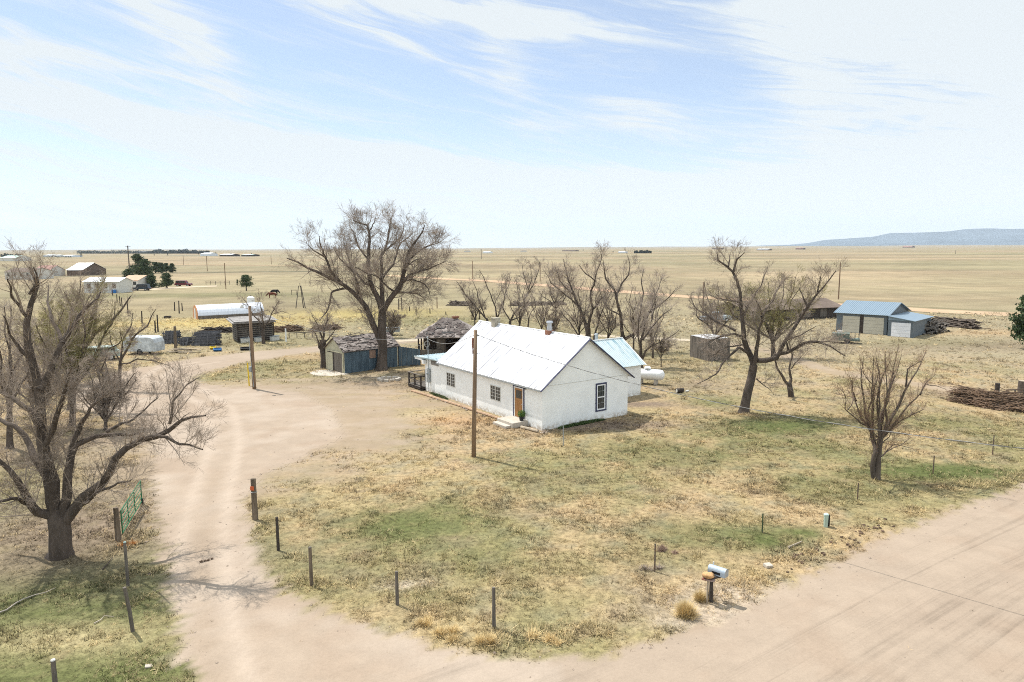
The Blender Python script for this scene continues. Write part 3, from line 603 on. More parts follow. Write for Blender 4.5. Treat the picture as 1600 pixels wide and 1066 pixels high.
    d = MB(); d.box(-.035,.015,y0d+.09,y0d+.19,z0,z1); d.box(-.035,.015,y1d-.19,y1d-.09,z0,z1); d.box(-.034,.015,y0d+.19,y1d-.19,z1-.08,z1); d.build('door_frame', M['white'], do)
    d = MB(); a, b = y0d+.19, y1d-.19; d.box(-.01,.03,a,b,z0,z1-.08)
    for q in range(2):
        w0 = a+.12+q*(b-a-.1)/2; d.box(-.022,-.01,w0,w0+(b-a-.1)/2-.12,z0+.15,1.55)
    dd = d.build('door', M['door_wood'], t); g = MB(); g.box(-.02,0,a+.14,b-.14,1.72,2.28); g.build('pane', M['glass'], dd); g = MB(); g.tube([(-.07,a+.07,1.35),(-.01,a+.07,1.35)], .03, 8); g.build('handle', M['steel'], dd)
    lt = MB(); lt.obox((-.10,1.80,2.72), .14,.12,.14); lt.tube([(-.1,1.8,2.66),(-.1,1.8,2.5)], [.05,.08], 8); lt.build('wall_lamp', M['black'], t)
    # vent with slats
    v = MB(); v.box(-.03,.01,14.05,15.3,2.40,2.45); v.box(-.03,.01,14.05,15.3,2.78,2.82)
    for k in range(6): v.obox((-.015,14.68,2.46+.055*k), .03,1.22,.03, ry=.5)
    v.box(-.006,.01,14.05,15.3,2.44,2.79); v.build('vent', mat('vent_slats', (.30,.27,.24), .8, .2, 4), t)
    # service mast and meter
    e = MB(); e.tube([(-.12,15.58,0),(-.12,15.58,4.55)], .03, 8); e.tube([(-.12,15.58,4.55),(-.16,15.56,4.68),(-.26,15.5,4.66)], .055, 8); mast = e.build('service_mast', M['grey_metal'], t)
    e = MB(); e.box(-.19,-.01,15.42,15.78,.85,2.0); e.tube([(-.2,15.6,1.6),(-.3,15.6,1.6)], .09, 12); e.build('meter_box', M['grey_metal'], t, bevel=.015)
    # rear wing
    wg = MB(); wg.prism([(4.35,-.3),(9.3,-.3),(9.3,2.66),(6.85,4.35),(4.35,2.66)], 'x', W+.003, 13.40); wg.build('wing_wall', M['block_wall'], t)
    wr = MB(); s_ = (4.35-2.66)/2.5; wr.slab((W+.05,4.08,2.54),(13.66,4.08,2.54),(13.66,6.85,4.42),(W-2.2,6.85,4.42), .05); wr.slab((W+.05,9.6,2.54),(13.66,9.6,2.54),(13.66,6.85,4.42),(W-2.2,6.85,4.42), .05)
    ribs(wr, (W+.2,4.08,2.55),(13.6,4.08,2.55),(W+.2,6.85,4.43),(13.6,6.85,4.43), 30, .03, .025)
    wro = wr.build('wing_roof', M['roof_aqua'], t); q = MB(); q.tube([(W-2,6.85,4.45),(13.68,6.85,4.45)], .055, 6); q.beam((13.68,4.05,2.50),(13.68,6.85,4.38), .04, .12, (1,0,0)); q.beam((13.68,9.65,2.50),(13.68,6.85,4.38), .04, .12, (1,0,0)); q.build('wing_trim', M['white'], wro)
    vp = MB(); vp.tube([(11.6,7.8,3.7),(11.6,7.8,4.75)], .13, 10); vp.tube([(11.6,7.8,4.75),(11.6,7.8,4.88)], [.2,.12], 10); vp.build('vent_pipe', M['grey_metal'], wro)
    # patches on the roof sheeting
    for (x, y) in ((1.95,12.9),(1.5,6.5),(1.1,6.9)):
        z = ez+(x-ex)*sl+.03; q = MB(); q.beam((x-.32,y,z-.32*sl),(x+.32,y,z+.32*sl), .035, .02, (-sl,0,1)); q.build('roof_seam', M['grey_metal'], roof)
    return t
house()
def hl(x, y, z=0):
    c, s = math.cos(HR), math.sin(HR); return (HA[0]+x*c-y*s, HA[1]+x*s+y*c, z)
# doorstep, pot, edging
t = thing('doorstep', 'tan concrete doorstep of two slabs below the tan front door', 'steps', hl(0,0), HR)
b = MB(); b.box(-1.30,-.01,1.55,3.45,-.1,.36); b.build('landing', M['concrete'], t, bevel=.02); b = MB(); b.box(-1.72,-1.303,1.75,3.35,-.1,.18); b.build('tread', M['concrete'], t, bevel=.02)
t = thing('potted_plant', 'round green bush in a black pot beside the front door', 'potted plant', hl(-.35,1.85,.36), 0)
b = MB(); b.tube([(0,0,0),(0,0,.30)], [.13,.18], 14); b.build('pot', M['black'], t)
def leafball(name, m, parent, c, r, n, sz, seed=1, sq=(1,1,1), loc=None):
    g = np.random.default_rng(seed); d = g.normal(size=(n,3)); d /= np.linalg.norm(d, axis=1)[:, None]; rr = r*(g.random(n)**.4)[:, None]
    p = np.array(c)+d*rr*np.array(sq); a = g.normal(size=(n,3)); a /= np.linalg.norm(a, axis=1)[:, None]; b_ = np.cross(a, g.normal(size=(n,3))); b_ /= np.linalg.norm(b_, axis=1)[:, None]
    V = np.stack([p-a*sz, p+a*sz, p+b_*sz*1.6], 1).reshape(-1,3); o = meshgrid_obj(name, V, np.arange(3*n).reshape(-1,3), None, None, m, False)
    if parent: o.parent = parent
    if loc is not None: o.location = loc
    return o
leafball('foliage', mat('pot_leaf', (.10,.19,.03), .7, .4, 9), t, (0,0,.46), .27, 700, .03)
def log_run(name, label, cat, pts, r, m, group=None, seg=1):
    b = MB(); b0 = Vector(pts[0])
    for i in range(len(pts)-1):
        a, c = Vector(pts[i])-b0, Vector(pts[i+1])-b0; b.tube([a, a.lerp(c,.5)+Vector((0,0,.01)), c-(c-a)*.01], [r, r*1.08, r*.95], 8)
    return tag(b.build(name, m, loc=b0), label, cat, group)
E1 = [hl(-1.15,16.7,.07), hl(-1.0,14.2,.08), hl(-.9,11.8,.07), hl(-.78,9.2,.08), hl(-.72,6.7,.07), hl(-.62,4.1,.08)]
log_run('garden_edging', 'long line of tan timbers edging the bed along the front wall', 'edging', E1, .10, mat('edge_wood', (.46,.31,.20), .9, .35, 5))
log_run('garden_timber', 'short tan timber on the ground between doorstep and house corner', 'timber', [hl(-.75,1.35,.08), hl(-.5,-.25,.08)], .10, M['board'])
b = MB()
for i in range(26):
    y = rnd.uniform(3.9,16.5); p = Vector((rnd.uniform(-1.05,-.75), y, .03)); s = rnd.uniform(.05,.12); b.obox(p, s*1.6, s*1.3, s, rnd.random()*3, rnd.random(), rnd.random())
for i in range(10): p = Vector((rnd.uniform(-.5,.1), rnd.uniform(-.7,-.1), .03)); s = rnd.uniform(.05,.13); b.obox(p, s*1.6, s*1.3, s, rnd.random()*3, rnd.random(), rnd.random())
tag(b.build('edging_stones', M['stone'], loc=hl(0,0), rz=HR), 'loose pale stones strewn along the timbers at the foot of the house', 'stones', kind='stuff')
b = None
wd = [leafball('weed_strip', mat('weed_green', (.07,.11,.03), .8, .4, 5), None, (0,0,.06), 1.0, 3600, .05, 4, (2.2,.16,.12), hl(3.2,-.28)), leafball('weed_patch', M['juniper'], None, (0,0,.08), 1.0, 700, .04, 5, (.14,1.7,.12), hl(-.3,13.5))]
wd[0].rotation_euler.z = HR; wd[1].rotation_euler.z = HR
wd[1].data.materials[0] = wd[0].data.materials[0]
tag(wd[0], 'dark green weeds growing along the foot of the gable wall', 'weeds', kind='stuff'); tag(wd[1], 'green weeds in the bed below the meter box', 'weeds', kind='stuff')
# deck
def deck():
    t = thing('wooden_deck', 'weathered grey wooden deck with a post railing at the far end of the white house', 'deck', hl(-.45,16.45), HR)
    b = MB()
    for k in range(14): b.box(0, 3.4, k*.172, k*.172+.155, .30, .345)
    b.build('floor', M['wood_grey'], t)
    b = MB(); b.box(.02,.07,.02,2.36,.10,.297); b.box(.02,3.3,.02,.07,.10,.296); b.box(.02,3.3,2.32,2.37,.10,.295); b.build('skirt', M['wood_dark'], t)
    for (x, y) in ((.08,.08),(.08,1.2),(.08,2.28),(1.7,2.28),(3.3,2.28)): b = MB(); b.box(x-.06,x+.06,y-.06,y+.06,-.2,1.30); b.build('post', M['wood_dark'], t)
    b = MB(); b.box(0,.16,0,2.4,1.302,1.345); b.box(.06,.10,.15,2.22,.72,.82); b.box(.17,3.4,2.22,2.38,1.302,1.345); b.box(.2,3.3,2.26,2.30,.72,.82); b.build('railing', M['wood_grey'], t)
deck()

# ------------------------------------------------------------------ propane tank
t = thing('propane_tank', 'white horizontal propane tank behind the rear wing of the house', 'tank', (G(1017,602)[0]-.1, G(1017,602)[1]+.6, 0), R(-22))
b = MB(); L = 1.0; r = .47
b.tube([(-L-.40,0,.85),(-L-.36,0,.85),(-L-.22,0,.85),(-L,0,.85),(L,0,.85),(L+.22,0,.85),(L+.36,0,.85),(L+.40,0,.85)], [.03,.22,.42,r,r,.42,.22,.03], 28); b.build('tank', M['white'], t, smooth=True)
b = MB(); b.tube([(-.1,0,1.34),(-.1,0,1.50)], [.28,.28], 16); b.tube([(-.1,0,1.50),(-.1,0,1.58)], [.28,.12], 16); b.build('dome', M['white'], t)
for x in (-.65,.65): b = MB(); b.box(x-.12,x+.12,-.4,.4,0,.42); b.build('leg', M['concrete'], t)

# ------------------------------------------------------------------ generic gabled building
def gabled(name, label, cat, p0, p1, width, hw, hr, wallm, roofm, ov=.3, hang=.25, ribn=0, wall=True):
    """p0 near corner, p1 far corner along the eave; body extends to the left of p0->p1"""
    d = np.array(p1[:2])-np.array(p0[:2]); L = np.hypot(*d); a = math.atan2(d[1], d[0])
    t = thing(name, label, cat, (p0[0], p0[1], 0), a)
    W = width; b = MB(); b.prism([(0,-.3),(W,-.3),(W,hw),(W/2,hr),(0,hw)], 'x', 0, L); wo_ = b.build('wall', wallm, t)
    b = MB(); s = (hr-hw)/(W/2); e = hw-hang*s+.05; b.slab((-ov,-hang,e),(L+ov,-hang,e),(L+ov,W/2,hr+.06),(-ov,W/2,hr+.06), .06); b.slab((-ov,W+hang,e),(L+ov,W+hang,e),(L+ov,W/2,hr+.06),(-ov,W/2,hr+.06), .06)
    if ribn: ribs(b, (-ov+.1,-hang,e),(L+ov-.1,-hang,e),(-ov+.1,W/2,hr+.06),(L+ov-.1,W/2,hr+.06), ribn, .05, .03)
    ro = b.build('roof', roofm, t)
    return t, wo_, ro, L

# old shed under the big tree
def old_shed():
    p0 = G(538.7,584); p1 = G(622,572.5)
    t, wl, ro, L = gabled('old_shed', 'old shed with blue side, cream gable and sagging shingle roof behind the big tree', 'shed', p0, p1, 3.75, 2.2, 3.32, M['cream'], M['shingle'], .18, .22)
    b = MB()
    for k in range(int(L/.24)): b.box(k*.24+.01,k*.24+.245,-.045-(k%2)*.018,-.002,.0,2.12)
    b.build('metal_cladding', M['blue_sheet'], t)
    b = MB(); b.box(2.75,3.45,-.10,-.07,1.20,2.0); b.build('board_patch', mat('rust_board', (.30,.20,.15), .9, .3, 5), t)
    # doors on the gable end (x<0 side)
    b = MB()
    for k in range(8): b.obox((-.06, .35+k*.19+.09, 1.0), .04, .18, 1.9, rx=0, rz=0)
    b.build('door', M['wood_grey'], t)
    b = MB(); b.box(-.03,-.002,1.95,3.1,.05,1.9); b.build('doorway', M['wood_dark'], t)
    b = MB(); b.beam((-.05,3.35,.0),(-.05,3.35,1.98), .12,.06,(1,0,0)); b.beam((-.05,.22,.0),(-.05,.22,2.0), .16,.06,(1,0,0)); b.beam((-.06,.2,1.99),(-.06,3.4,1.99), .05,.12); b.obox((-.12,2.6,.95), .05,.75,1.75, rz=.25); b.build('door_frame', M['cream'], t)
    # ragged loose shingles, lifted ridge boards, hole
    b = MB(); s = (3.32-2.2)/1.875; ang = math.atan(s)
    for i in range(190):
        x = rnd.uniform(-.1,L+.1); v = rnd.uniform(-.15,1.8); z = 2.2+v*s+.10+rnd.uniform(0,.05); b.obox((x,v,z), rnd.uniform(.18,.6), rnd.uniform(.12,.3), .02, rnd.uniform(-.25,.25), ang+rnd.uniform(-.15,.1), rnd.uniform(-.08,.08))
    b.build('loose_shingles', M['shingle_pale'], ro)
    b = MB(); b.beam((1.3,1.9,3.42),(2.9,1.85,3.62), .16,.03); b.beam((2.6,1.9,3.60),(3.5,1.9,3.40), .2,.03); b.beam((3.2,2.0,3.40),(5.2,2.0,3.36), .28,.03); b.beam((.9,1.3,3.15),(1.6,1.5,3.5), .12,.02); b.build('lifted_boards', M['wood_dark'], ro)
    # lean-to screen of blue sheets joined to the shed
    q0 = G(622,572.5); q1 = G(648,571); d = q1-q0; Ls = np.hypot(d[0], d[1])+.5; a = math.atan2(d[1], d[0])
    t2 = thing('sheet_screen', 'blue metal sheet screen between the old shed and the ruined shelter', 'screen', (q0[0]+.1,q0[1]-.05,0), a)
    for k in range(8): b = MB(); b.box(k*Ls/8+.005,(k+1)*Ls/8-.005,-.02-(k%2)*.02,.02,.0,2.05-k*.05); b.build('sheet', M['blue_sheet'], t2)
    for x in (0, Ls-.02): b = MB(); b.box(x-.06,x+.06,.03,.13,-.2,2.2); b.build('post', M['wood_dark'], t2)
old_shed()
tag(MB().add([(*G(483,583)[:2],.03),(*G(494,579)[:2],.03),(*G(530,578)[:2],.03),(*G(545,585)[:2],.03),(*G(520,588)[:2],.03),(*G(492,587)[:2],.03),(*G(483,583)[:2],-.1),(*G(494,579)[:2],-.1),(*G(530,578)[:2],-.1),(*G(545,585)[:2],-.1),(*G(520,588)[:2],-.1),(*G(492,587)[:2],-.1)],
  [(0,1,2,3,4,5),(11,10,9,8,7,6)]+[(i,(i+1)%6,6+(i+1)%6,6+i) for i in range(6)]).build('concrete_slab', M['concrete']), 'pale concrete slab on the ground before the old shed door', 'slab')

# ruined open shelter with hipped shingle roof
def shelter():
    p0 = G(653,557); a = HR+R(4); t = thing('ruined_shelter', 'dark open sided shelter with a decaying shingle hip roof behind the house', 'shelter', (p0[0]+.1,p0[1],0), a-R(38))
    Wx, Wy, h = 6.6, 5.6, 2.15; b = MB(); apx = (Wx*.38, Wy*.5, 4.0); apx2 = (Wx*.62, Wy*.5, 4.0); o = .35
    for q in ([(-o,-o,h),(Wx+o,-o,h),apx2,apx],[(-o,Wy+o,h),(Wx+o,Wy+o,h),apx2,apx]): b.slab(*q, .10)
    b.add([(-o,-o,h),(-o,Wy+o,h),apx,(-o,-o,h-.1),(-o,Wy+o,h-.1),(apx[0],apx[1],3.9)], [(0,1,2),(3,5,4),(0,3,4,1)]); b.add([(Wx+o,-o,h),(Wx+o,Wy+o,h),apx2,(Wx+o,-o,h-.1),(Wx+o,Wy+o,h-.1),(apx2[0],apx2[1],3.9)], [(0,1,2),(3,5,4),(0,3,4,1)])
    ro = b.build('roof', M['shingle_pale'], t)
    b = MB(); s = (4.0-h)/(Wy*.5+o)
    for i in range(260):
        y = rnd.uniform(-.3,Wy*.48); k = (y+o)/(Wy*.5+o); x = rnd.uniform(-o+k*(apx[0]+o)+.1, Wx+o-k*(Wx+o-apx2[0])-.1); z = h+(y+o)*s+.05+rnd.uniform(0,.05)
        b.obox((x,y,z), rnd.uniform(.15,.5), rnd.uniform(.15,.4), .025, rnd.uniform(-.3,.3), math.atan(s)+rnd.uniform(-.1,.1), 0)
    b.build('loose_shingles', M['shingle'], ro)
    for (x, y, l) in ((1.3,.25,.9),(2.3,1.1,.7),(3.2,.35,1.5),(2.9,1.9,.5)): b = MB(); b.obox((x,y,h+(y+o)*s+.085), l,.16,.03, 0, math.atan(s)); b.build('roof_hole', M['black'], ro)
    b = MB(); b.obox((apx2[0]-.1,apx2[1],4.1), .7,.5,.25, .4); b.build('ridge_debris', mat('rust_debris', (.27,.13,.08), .9, .4, 5), ro)
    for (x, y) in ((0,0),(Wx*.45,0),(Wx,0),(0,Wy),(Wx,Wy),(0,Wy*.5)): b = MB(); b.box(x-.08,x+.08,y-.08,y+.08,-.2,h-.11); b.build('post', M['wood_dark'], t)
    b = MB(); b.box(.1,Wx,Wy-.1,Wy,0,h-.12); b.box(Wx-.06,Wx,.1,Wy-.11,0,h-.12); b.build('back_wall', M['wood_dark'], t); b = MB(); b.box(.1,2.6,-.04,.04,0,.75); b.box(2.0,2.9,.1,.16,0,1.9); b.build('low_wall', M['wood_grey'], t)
    t2 = thing('wheel_rim', 'pale round wheel rim leaning inside the ruined shelter', 'wheel', t.location+Vector((.9,.35,.0)), a)
    b = MB(); b.tube([(.55*math.cos(k*.3927)*.6, 0, 1.35+.33*math.sin(k*.3927)) for k in range(17)], .045, 6, False); b.build('rim', M['offwhite'], t2); b = MB(); b.obox((0,.05,.5), .08,.08,1.1); b.obox((.15,0,.35), .6,.4,.7); b.build('stand', M['grey_metal'], t2)
shelter()

# ------------------------------------------------------------------ blue garage on the right
def garage():
    A0 = G(1306,518); B0 = G(1385,524); t_ = None
    d = B0-A0; L = math.hypot(d[0], d[1])
    t, wl, ro, L = gabled('blue_garage', 'blue metal garage with two beige roll doors and one white, past the bare trees', 'garage', A0, B0, 9.2, 2.75, 4.1, M['blue_wall'], M['blue_roof'], .35, .35, 26)
    for (x0, x1) in ((L*.13,L*.47),(L*.55,L*.94)):
        b = MB()
        for k in range(5): b.box(x0,x1,-.05,-.003,.02+k*.46,.02+k*.46+.445)
        b.build('garage_door', M['garage_door'], t)
    b = MB(); b.box(L*.47+.05,L*.55-.05,-.04,-.002,.0,2.5); b.build('door_gap', M['wood_dark'], t)
    # lean-to bay on the near end
    C0 = G(1429,527)-np.array([*A0[:2],0]); a = t.rotation_euler.z; lx = C0[0]*math.cos(a)+C0[1]*math.sin(a); L2 = lx
    b = MB(); b.prism([(-.8,-.3),(7.6,-.3),(7.6,2.15),(-.8,2.15)], 'x', L+.36, L2); b.build('lean_to_wall', M['blue_wall'], t)
    b = MB(); b.slab((L+.36,-1.05,2.72),(L2+.3,-1.05,2.22),(L2+.3,7.8,2.22),(L+.36,7.8,2.72), .07); b.prism([(L+.36,2.1),(L2,2.1),(L2,2.2),(L+.36,2.68)], 'y', -.8, -.74); b.build('lean_to_roof', M['blue_roof'], t)
    b = MB()
    for k in range(4): b.box(L+.8,L2-.25,-.87,-.803,.02+k*.47,.02+k*.47+.455)
    o = b.build('garage_door', M['garage_door_white'], t); o['label'] = 'white garage door of the lean-to'
garage()

# long low brown roofed shed behind the big leaning tree
A0 = G(1160,512); B0 = G(1312,505); t, wl, ro, L = gabled('long_barn', 'long low barn with a dark brown roof behind the leaning tree', 'barn', (37.5,112.0,0), (55.5,118.5,0), 8, 1.9, 3.0, M['wood_dark'], M['brown_roof'], .5, .5)
for k in range(6): b = MB(); b.box(1.2+k*3.4,2.6+k*3.4,-.05,-.005,.3,1.9); b.build('doorway', M['wood_grey'], t)
# little grey shed / wooden tank
def plank_box():
    p = G(1078,557); q = G(1137,561); r = G(1112,562); t = thing('plank_shed', 'low grey plank shed with flat pale roof left of the leaning tree', 'shed', (p[0],p[1],0), math.atan2(r[1]-p[1], r[0]-p[0])-.35)
    L, W, h = 3.6, 2.6, 2.35; b = MB(); n = 20
    for k in range(n): b.box(k*L/n+.005,(k+1)*L/n-.005,-.03-(k%3)*.008,0,-.1,h-(k%4)*.03)
    for k in range(14): b.box(L,L+.03+(k%3)*.008,k*W/14+.005,(k+1)*W/14-.005,-.1,h-(k%3)*.03)
    b.box(.01,L-.01,W-.03,W,-.1,h-.1); b.box(.0,.03,.03,W-.04,-.1,h-.1); b.build('wall', M['wood_grey'], t)
    b = MB(); b.slab((.05,.02,h+.02),(L-.05,.02,h+.02),(L-.05,W-.1,h+.06),(.05,W-.1,h+.06), .05); b.build('roof', mat('pale_top', (.62,.62,.62), .7, .5, 2), t)
plank_box()

# ------------------------------------------------------------------ vehicles
def car(name, label, cat, loc, rz, paint, L=4.7, W=1.8, H_=1.72, pickup=False):
    t = thing(name, label, cat, loc, rz); h = L/2; b = MB()
    low = [(-h,.38),(-h+.05,.92),(-h*.55,1.02),(h*.9,1.02),(h,.85),(h,.38)]
    b.prism(low, 'y', -W/2, W/2); b.build('body', paint, t, bevel=.05)
    b = MB(); x0, x1 = (-h*.42, h*.88) if not pickup else (-h*.35, h*.2)
    top = [(x0-.25,1.02),(x0+.25,H_-.06),(x0+.5,H_),(x1-.15,H_),(x1+.02,1.02)]; b.prism(top, 'y', -W/2+.12, W/2-.12); cb = b.build('cabin', paint, t, bevel=.04)
    for s in (-1, 1):
        b = MB(); y = s*(W/2-.11)
        xs_ = np.linspace(x0+.15, x1-.18, 4)
        for i in range(3): b.prism([(xs_[i]+.04,1.08),(xs_[i]+(.14 if i == 0 else .04),H_-.14),(xs_[i+1]-.04,H_-.14),(xs_[i+1]-.04,1.08)], 'y', y-.01, y+.01)
        b.build('window', M['glass'], cb)
    b = MB(); b.prism([(-W/2+.2,0),(W/2-.2,0),(W/2-.28,.5),(-W/2+.28,.5)], 'x', -.01, .01); o = b.build('windscreen', M['glass'], cb); o.location = (x0-.22,0,1.08); o.rotation_euler = (0,.6,0)
    for x in (-h*.62, h*.62):
        for s in (-1, 1):
            b = MB(); b.tube([(x,s*(W/2-.2),.36),(x,s*(W/2+.01),.36)], .36, 16); wh = b.build('wheel', M['rubber'], t); b = MB(); b.tube([(x,s*(W/2),.36),(x,s*(W/2+.025),.36)], .2, 12); b.build('rim', M['steel'], wh)
    for s in (-1, 1):
        b = MB(); b.box(-h-.01,-h+.03,s*W*.36-.14,s*W*.36+.14,.68,.82); b.build('headlight', M['offwhite'], t)
        b = MB(); b.box(h-.02,h+.012,s*W*.42-.07,s*W*.42+.07,.65,.85); b.build('tail_light', M['orange'], t)
    return t
g = G(221,454.2); car('parked_car', 'dark blue boxy SUV parked by the round green bushes', 'car', (g[0],g[1],0), 0.02, M['car_blue'], 5.2, 1.9, 1.95)
g = G(287,447.4); car('parked_car', 'dark red SUV parked right of the round green bushes', 'car', (g[0],g[1],0), math.pi-.02, M['car_red'], 5.3, 1.9, 1.9)
g = G(150,563); car('parked_car', 'old pale green sedan half hidden behind the bare trees', 'car', (g[0],g[1],0), .5, mat('car_pale', (.36,.42,.38), .5, .3, 2), 4.8, 1.8, 1.5)
g = G(1322,536); t = thing('box_trailer', 'grey green box trailer with dark hoops standing before the blue garage', 'trailer', (g[0],g[1],0), R(-25)); m_bt = mat('box_grey', (.15,.19,.16), .7, .45, 3)
b = MB(); b.box(-1.6,.35,-.8,.8,.35,1.25); b.box(.35,1.5,-.75,.75,.35,.6); b.build('body', m_bt, t, bevel=.03); b = MB(); b.box(-1.1,-.5,-.4,.4,1.255,1.5); b.build('crate', M['offwhite'], t)
for x in (.5,.95,1.4): b = MB(); b.tube([(x,.75*math.cos(k*math.pi/8),.6+.75*math.sin(k*math.pi/8)) for k in range(9)], .03, 5, False); b.build('hoop', M['black'], t)
for s in (-1,1): b = MB(); b.tube([(.1,s*.82,.33),(.1,s*1.0,.33)], .33, 14); b.build('wheel', M['rubber'], t)
g = G(1118,503); car('parked_car', 'old pale blue pickup parked behind the leaning tree', 'truck', (g[0],g[1],0), R(10), mat('car_paleblue', (.40,.47,.52), .5, .3, 2), 4.8, 1.8, 1.7, True)

# camper / white trailer behind trees
def trailer():
    g = G(212,553); t = thing('camper_trailer', 'pale camper trailer with a rounded back beside the dirt yard', 'trailer', (g[0]-1.0,g[1]+.4,0), R(-6)); b = MB(); h = 2.3
    b.prism([(0,.35),(3.9,.35),(3.9,1.4),(3.7,1.85),(3.3,2.05),(.5,2.05),(.1,1.8),(0,1.5)], 'y', -1, 1); b.build('body', mat('trailer_skin', (.60,.64,.66), .5, .35, 1.5), t, bevel=.06)
    for x in (.5,): b = MB(); b.box(x,x+.6,-1.015,-1.0,1.2,1.6); b.build('window', M['glass'], t)
    for s in (-1,1): b = MB(); b.tube([(2.0,s*.8,.34),(2.0,s*1.0,.34)], .34, 14); b.build('wheel', M['rubber'], t)
trailer()

# ------------------------------------------------------------------ half round metal shed, log shed, piles
def quonset():
    p = G(310,499.5); q = G(400,494.5); d = q-p; L = np.hypot(d[0], d[1])+1.5; a = math.atan2(d[1], d[0]); W = 4.6
    t = thing('quonset_shed', 'long silver half round metal shed with an orange end wall', 'shed', (p[0],p[1],0), a); n = 14; hh = 2.35
    prof = [(W/2-W/2*math.cos(math.pi*k/n), .25+ (hh-.25)*math.sin(math.pi*k/n)) for k in range(n+1)]
    b = MB(); b.prism([(y,z) for y,z in prof], 'x', 0, L)
    b.build('shell', M['quonset'], t)
    b = MB()
    for k in range(int(L/.6)):
        b.tube([(k*.6+.3, y, z+.01) for y, z in prof], .02, 4, False)
    b.build('shell_ribs', M['quonset'], t)
    b = MB(); b.box(0,L,-.05,.05,0,.6); b.build('skirt', M['wood_grey'], t)
    b = MB(); b.prism([(y,z) for y,z in prof]+[(W,0),(0,0)], 'x', -.12, -.01); b.build('end_wall', mat('end_orange', (.55,.27,.13), .85, .3, 3), t); b = MB(); b.box(-.16,-.13,1.6,2.9,.0,1.75); b.build('door', M['offwhite'], t)
quonset()
def log_shed():
    p = G(372,535); q = G(428,531); d = q-p; L = np.hypot(d[0], d[1]); a = math.atan2(d[1], d[0]); t = thing('log_shed', 'dark weathered plank shed with gaps between boards behind the meter pole', 'shed', (p[0],p[1],0), a); W = 3.4
    b = MB()
    for k in range(9):
        z = .1+k*.27; b.obox((L/2,0,z+.1), L+rnd.uniform(-.1,.15), .06, .19, rx=rnd.uniform(-.03,.03)); b.obox((0,W/2,z+.1), .06, W, .19)
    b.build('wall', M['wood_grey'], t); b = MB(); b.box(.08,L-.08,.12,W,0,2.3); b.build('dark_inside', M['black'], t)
    b = MB(); b.slab((-.7,-.5,2.55),(L+.3,-.5,2.5),(L+.3,W+.3,2.85),(-.7,W+.3,2.9), .1)
    for k in range(7): b.obox((L*.5,-.35+k*.6,2.72+k*.045), L+.9,.5,.03, rx=.08, ry=rnd.uniform(-.01,.01))
    b.build('roof', mat('roof_board', (.36,.34,.32), .9, .4, 4), t)
    for (x, y) in ((0,-.05),(L*.33,-.05),(L*.66,-.05),(L,-.05)): b = MB(); b.box(x-.07,x+.07,y-.07,y+.05,-.1,2.45); b.build('post', M['wood_dark'], t)
    for i, lab in enumerate(('white appliance lying before the left half of the plank shed', 'pale crate before the middle of the plank shed', 'white crate before the right end of the plank shed')):
        x = (.9,2.6,4.6)[i]; c, s = math.cos(a), math.sin(a); tt = thing('crate', lab, 'crate', (p[0]+x*c+.6*s, p[1]+x*s-.9*c, 0), a+.2*i)
        b = MB(); b.box(-.55,.55,-.3,.3,0,.55); b.build('box', M['offwhite'], tt, bevel=.03); b = MB(); b.box(-.58,.58,-.33,.33,.553,.62); b.build('lid', M['grey_metal'], tt)
log_shed()
def board_heap(label, x0, x1, yb, h, rz, n, m, tilt, seed):
    r = random.Random(seed); p = G(x0, yb); q = G(x1, yb); L = abs(q[0]-p[0]); t = thing('board_stack', label, 'boards', (p[0],p[1],0), rz)
    for k in range(3):
        b = MB()
        for i in range(n):
            b.obox((L/2+r.uniform(-.2,.2), k*.55+.15+r.uniform(-.05,.05)+i*tilt*.12, .1+i*h/n), L*r.uniform(.8,1.02), .10, h/n*.85, rx=-.25, ry=r.uniform(-.05,.05), rz=r.uniform(-.04,.04))
        for i in range(4): b.beam((L*(.1+.27*i),k*.55+.02,0),(L*(.1+.27*i)+r.uniform(-.1,.1),k*.55+.3,h*1.05), .1,.06)
        b.build('panel', m, t)
    return t
m_ash = mat('ash_board', (.135,.135,.145), .9, .45, 3)
board_heap('slumped stack of ash grey fence panels left of the leaning brown post', 252, 276, 538, 1.55, .05, 9, m_ash, .5, 1)
board_heap('small ash grey panel stack right of the leaning brown post', 276, 293, 541, .95, -.05, 6, m_ash, .4, 2)
board_heap('largest slumped stack of ash grey fence panels left of the plank shed', 297, 340, 541, 1.7, -.06, 9, m_ash, .5, 3)
g = G(275,549); t = thing('old_post', 'thick leaning brown post among the ash grey panel stacks', 'post', (g[0],g[1],0)); b = MB(); b.tube([(0,0,-.2),(.0,0,1.6),(.05,0,3.0)], [.2,.18,.14], 8); b.build('post', M['wood_post'], t)
g = G(288,551); t = thing('lumber_pile', 'flat pile of pale brown planks in front of the ash grey panels', 'lumber', (g[0],g[1],0), .1); 
for i in range(9): b = MB(); b.obox((rnd.uniform(-.8,.8), rnd.uniform(-.7,.7), .06+.05*i), rnd.uniform(2,3.2), .22, .05, rnd.uniform(-.6,.3)); b.build('plank', M['board'], t)
for (x, y, lab, m, s) in ((340,549,'small blue tub on the grass beside the dirt loop','blue',.45),(333,546,'small yellow tub just left of the blue one','yellow',.35),(384,547.5,'black trough lying beside the dirt loop','black',.6),(262,497.5,'dark block lying in the dry grass left of the silver shed','wood_dark',.6)):
    g = G(x, y); t = thing('tub', lab, 'tub', (g[0],g[1],0), .2); b = MB(); b.tube([(-s,0,.22),(s,0,.22)], [.22,.22], 4); b.build('tub', M[m], t); b = MB(); b.box(-s*.8,s*.8,-.1,.1,.40,.44); b.build('rim', M['wood_dark'] if m != 'blue' else M['black'], t)
